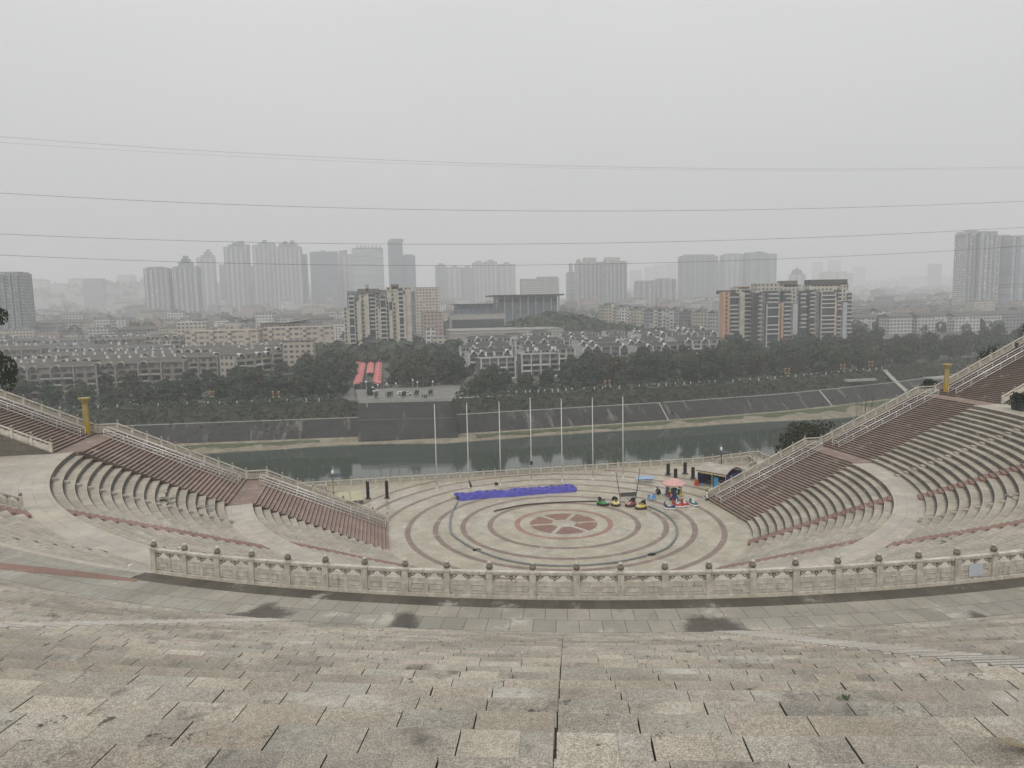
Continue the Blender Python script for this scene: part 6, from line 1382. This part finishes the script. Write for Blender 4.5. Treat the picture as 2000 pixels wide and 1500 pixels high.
for i, (px, py, h) in enumerate(((739, 780, 5.5), (757, 778, 5.5), (774, 777, 5.5), (807, 772, 6), (816, 774, 5.5), (846, 773, 5.5), (717, 795, 9), (665, 694, 8))):
    q = at_z(px, py, ZM if i < 7 else -8.9); t = CT('lamp_post', 'pale lamp post on the far square', 'lamp post', q, 0, 'lamp posts on the far square') if i < 6 else CT('lamp_post', ('tall pale lamp post on the bank left of the jetty', 'tall pale lamp post at the far left of the market street')[i - 6], 'lamp post', q)
    s = MB(); s.tube([(0, 0, 0), (0, 0, h)], [.22, .14], 6); s.build('pole', M_pale, t); s = MB(); s.lathe((0, 0, h), [(.3, 0), (.4, .5), (.1, .8)], 8); s.build('lantern', M_white, t)
rw = random.Random(51)
for i in range(13):
    q = at_z(*rw.choice([(712 + rw.uniform(-6, 10), 741 + rw.uniform(-6, 8)), (742 + rw.uniform(0, 26), 772 + rw.uniform(-4, 5)), (822 + rw.uniform(0, 14), 779)]), ZM)
    t = CT('person', 'tiny dark figure standing on the far market square', 'person', q, rw.uniform(0, 6), 'tiny people on the far square')
    skin_body('body', stand['J'], E17, [r_ * 1.12 for r_ in R17], M_trou, t).modifiers['sub'].render_levels = 0
    s = MB(); s.ball((.04, 0, 1.63), .12, 8, 6); s.build('head', M_hair, t)
M_lant = plain('gold_lantern', (.50, .36, .12), .5); M_redl = plain('red_lantern', (.40, .10, .05), .5)
for px, py in ((412, 783), (418, 783), (534, 784), (545, 784), (1182, 762), (1191, 761), (1534, 736), (1541, 736), (1642, 727), (1649, 727), (1697, 721), (1703, 721)):
    q = at_z(px, py, -9.1); t = CT('lantern_post', 'festive post with stacked gold and red lanterns on the far promenade', 'lantern post', q, 0, 'lantern posts on the far promenade')
    s = MB(); s.tube([(0, 0, 0), (0, 0, 4.4)], .1, 6); s.build('pole', M_dark, t)
    for k in range(3): s = MB(); s.lathe((0, 0, 1.5 + k), [(.25, 0), (.42, .2), (.42, .45), (.25, .65)], 8); s.build('lantern', (M_lant, M_redl, M_lant)[k], t)
rb = random.Random(8); mb_post = MB(); mb_post.box((0, 0, 0), (.35, .35, 1.1)); mb_post.lathe((0, 0, 1.1), [(.2, 0), (.26, .18), (.05, .34)], 6); ME_bol = mb_post.mesh('bollard', W_white)
for x0, x1, n in ((-190, -100, 12), (-96, -40, 9), (30, 60, 10), (62, 130, 16), (134, 235, 22)):
    for k in range(n):
        x = x0 + (x1 - x0) * (k + rb.uniform(-.2, .2)) / n; o = link('bollard', ME_bol, None, (x, lerp1(x, BL) + 21.5, -9.2)); tag(o, 'small white bollard among the shrubs of the far promenade', 'bollard', 'white bollards on the far promenade')
# roof of the park pavilion
q = at_z(540, 742, -6); simple('pavilion', 'dark hipped park pavilion among the trees left of the market', 516, 570, 735, 748, 232, 8, F_dark, R_dark)

# ------------------------------------------------------------------ overhead wires
M_wire = plain('wire', (.16, .16, .165), .5, .3, .05)
def wire(pts, v0, v1, label, r=.03):
    (xa, ya), (xb, yb), (xc, yc) = pts; P = []
    for i in range(61):
        u = -.25 + 1.5 * i / 60; px = xa + (xc - xa) * u; ub = (xb - xa) / (xc - xa)
        a2 = ((yb - ya) / ub - (yc - ya)) / (ub - 1); py = ya + (yc - ya - a2) * u + a2 * u * u; P.append(at_v(px, py, v0 + (v1 - v0) * u))
    s = MB(); s.tube(P, r, 5); tag(s.build('power_line', M_wire), label, 'wire')
wire([(0, 267), (900, 318), (2000, 326)], 70, 110, 'thin overhead wire, highest of the set across the sky', .024)
wire([(0, 278), (900, 323), (2000, 329)], 72, 112, 'faint overhead wire just below the highest one', .016)
wire([(0, 377), (1050, 412), (2000, 393)], 60, 60, 'dark overhead wire third from the top, crossing above the skyline', .034)
wire([(0, 457), (900, 477), (2000, 444)], 60, 60, 'dark overhead wire just above the tower tops', .034)
wire([(0, 498), (1000, 518), (2000, 481)], 60, 60, 'lowest overhead wire, crossing in front of the skyline towers', .034)

# ------------------------------------------------------------------ haze: one closed box of even density round everything
hz = MB(); hz.box((0, 3300, -27), (14400, 7200, 300)); hz = hz.build('haze', None) if 0 else None
m = bpy.data.materials.new('haze_air'); m.use_nodes = True; t = m.node_tree; t.nodes.clear()
out = N(t, 'ShaderNodeOutputMaterial'); pv = N(t, 'ShaderNodeVolumePrincipled'); pv.inputs['Color'].default_value = (.965, .982, .995, 1); pv.inputs['Density'].default_value = HAZE; pv.inputs['Anisotropy'].default_value = 0.0
t.links.new(pv.outputs[0], out.inputs['Volume'])
s = MB(); s.box((300, 4000, -27), (15000, 8600, 420)); hz = s.build('haze', m); tag(hz, kind='stuff', label='grey winter haze hanging over the river and the town', cat='haze')
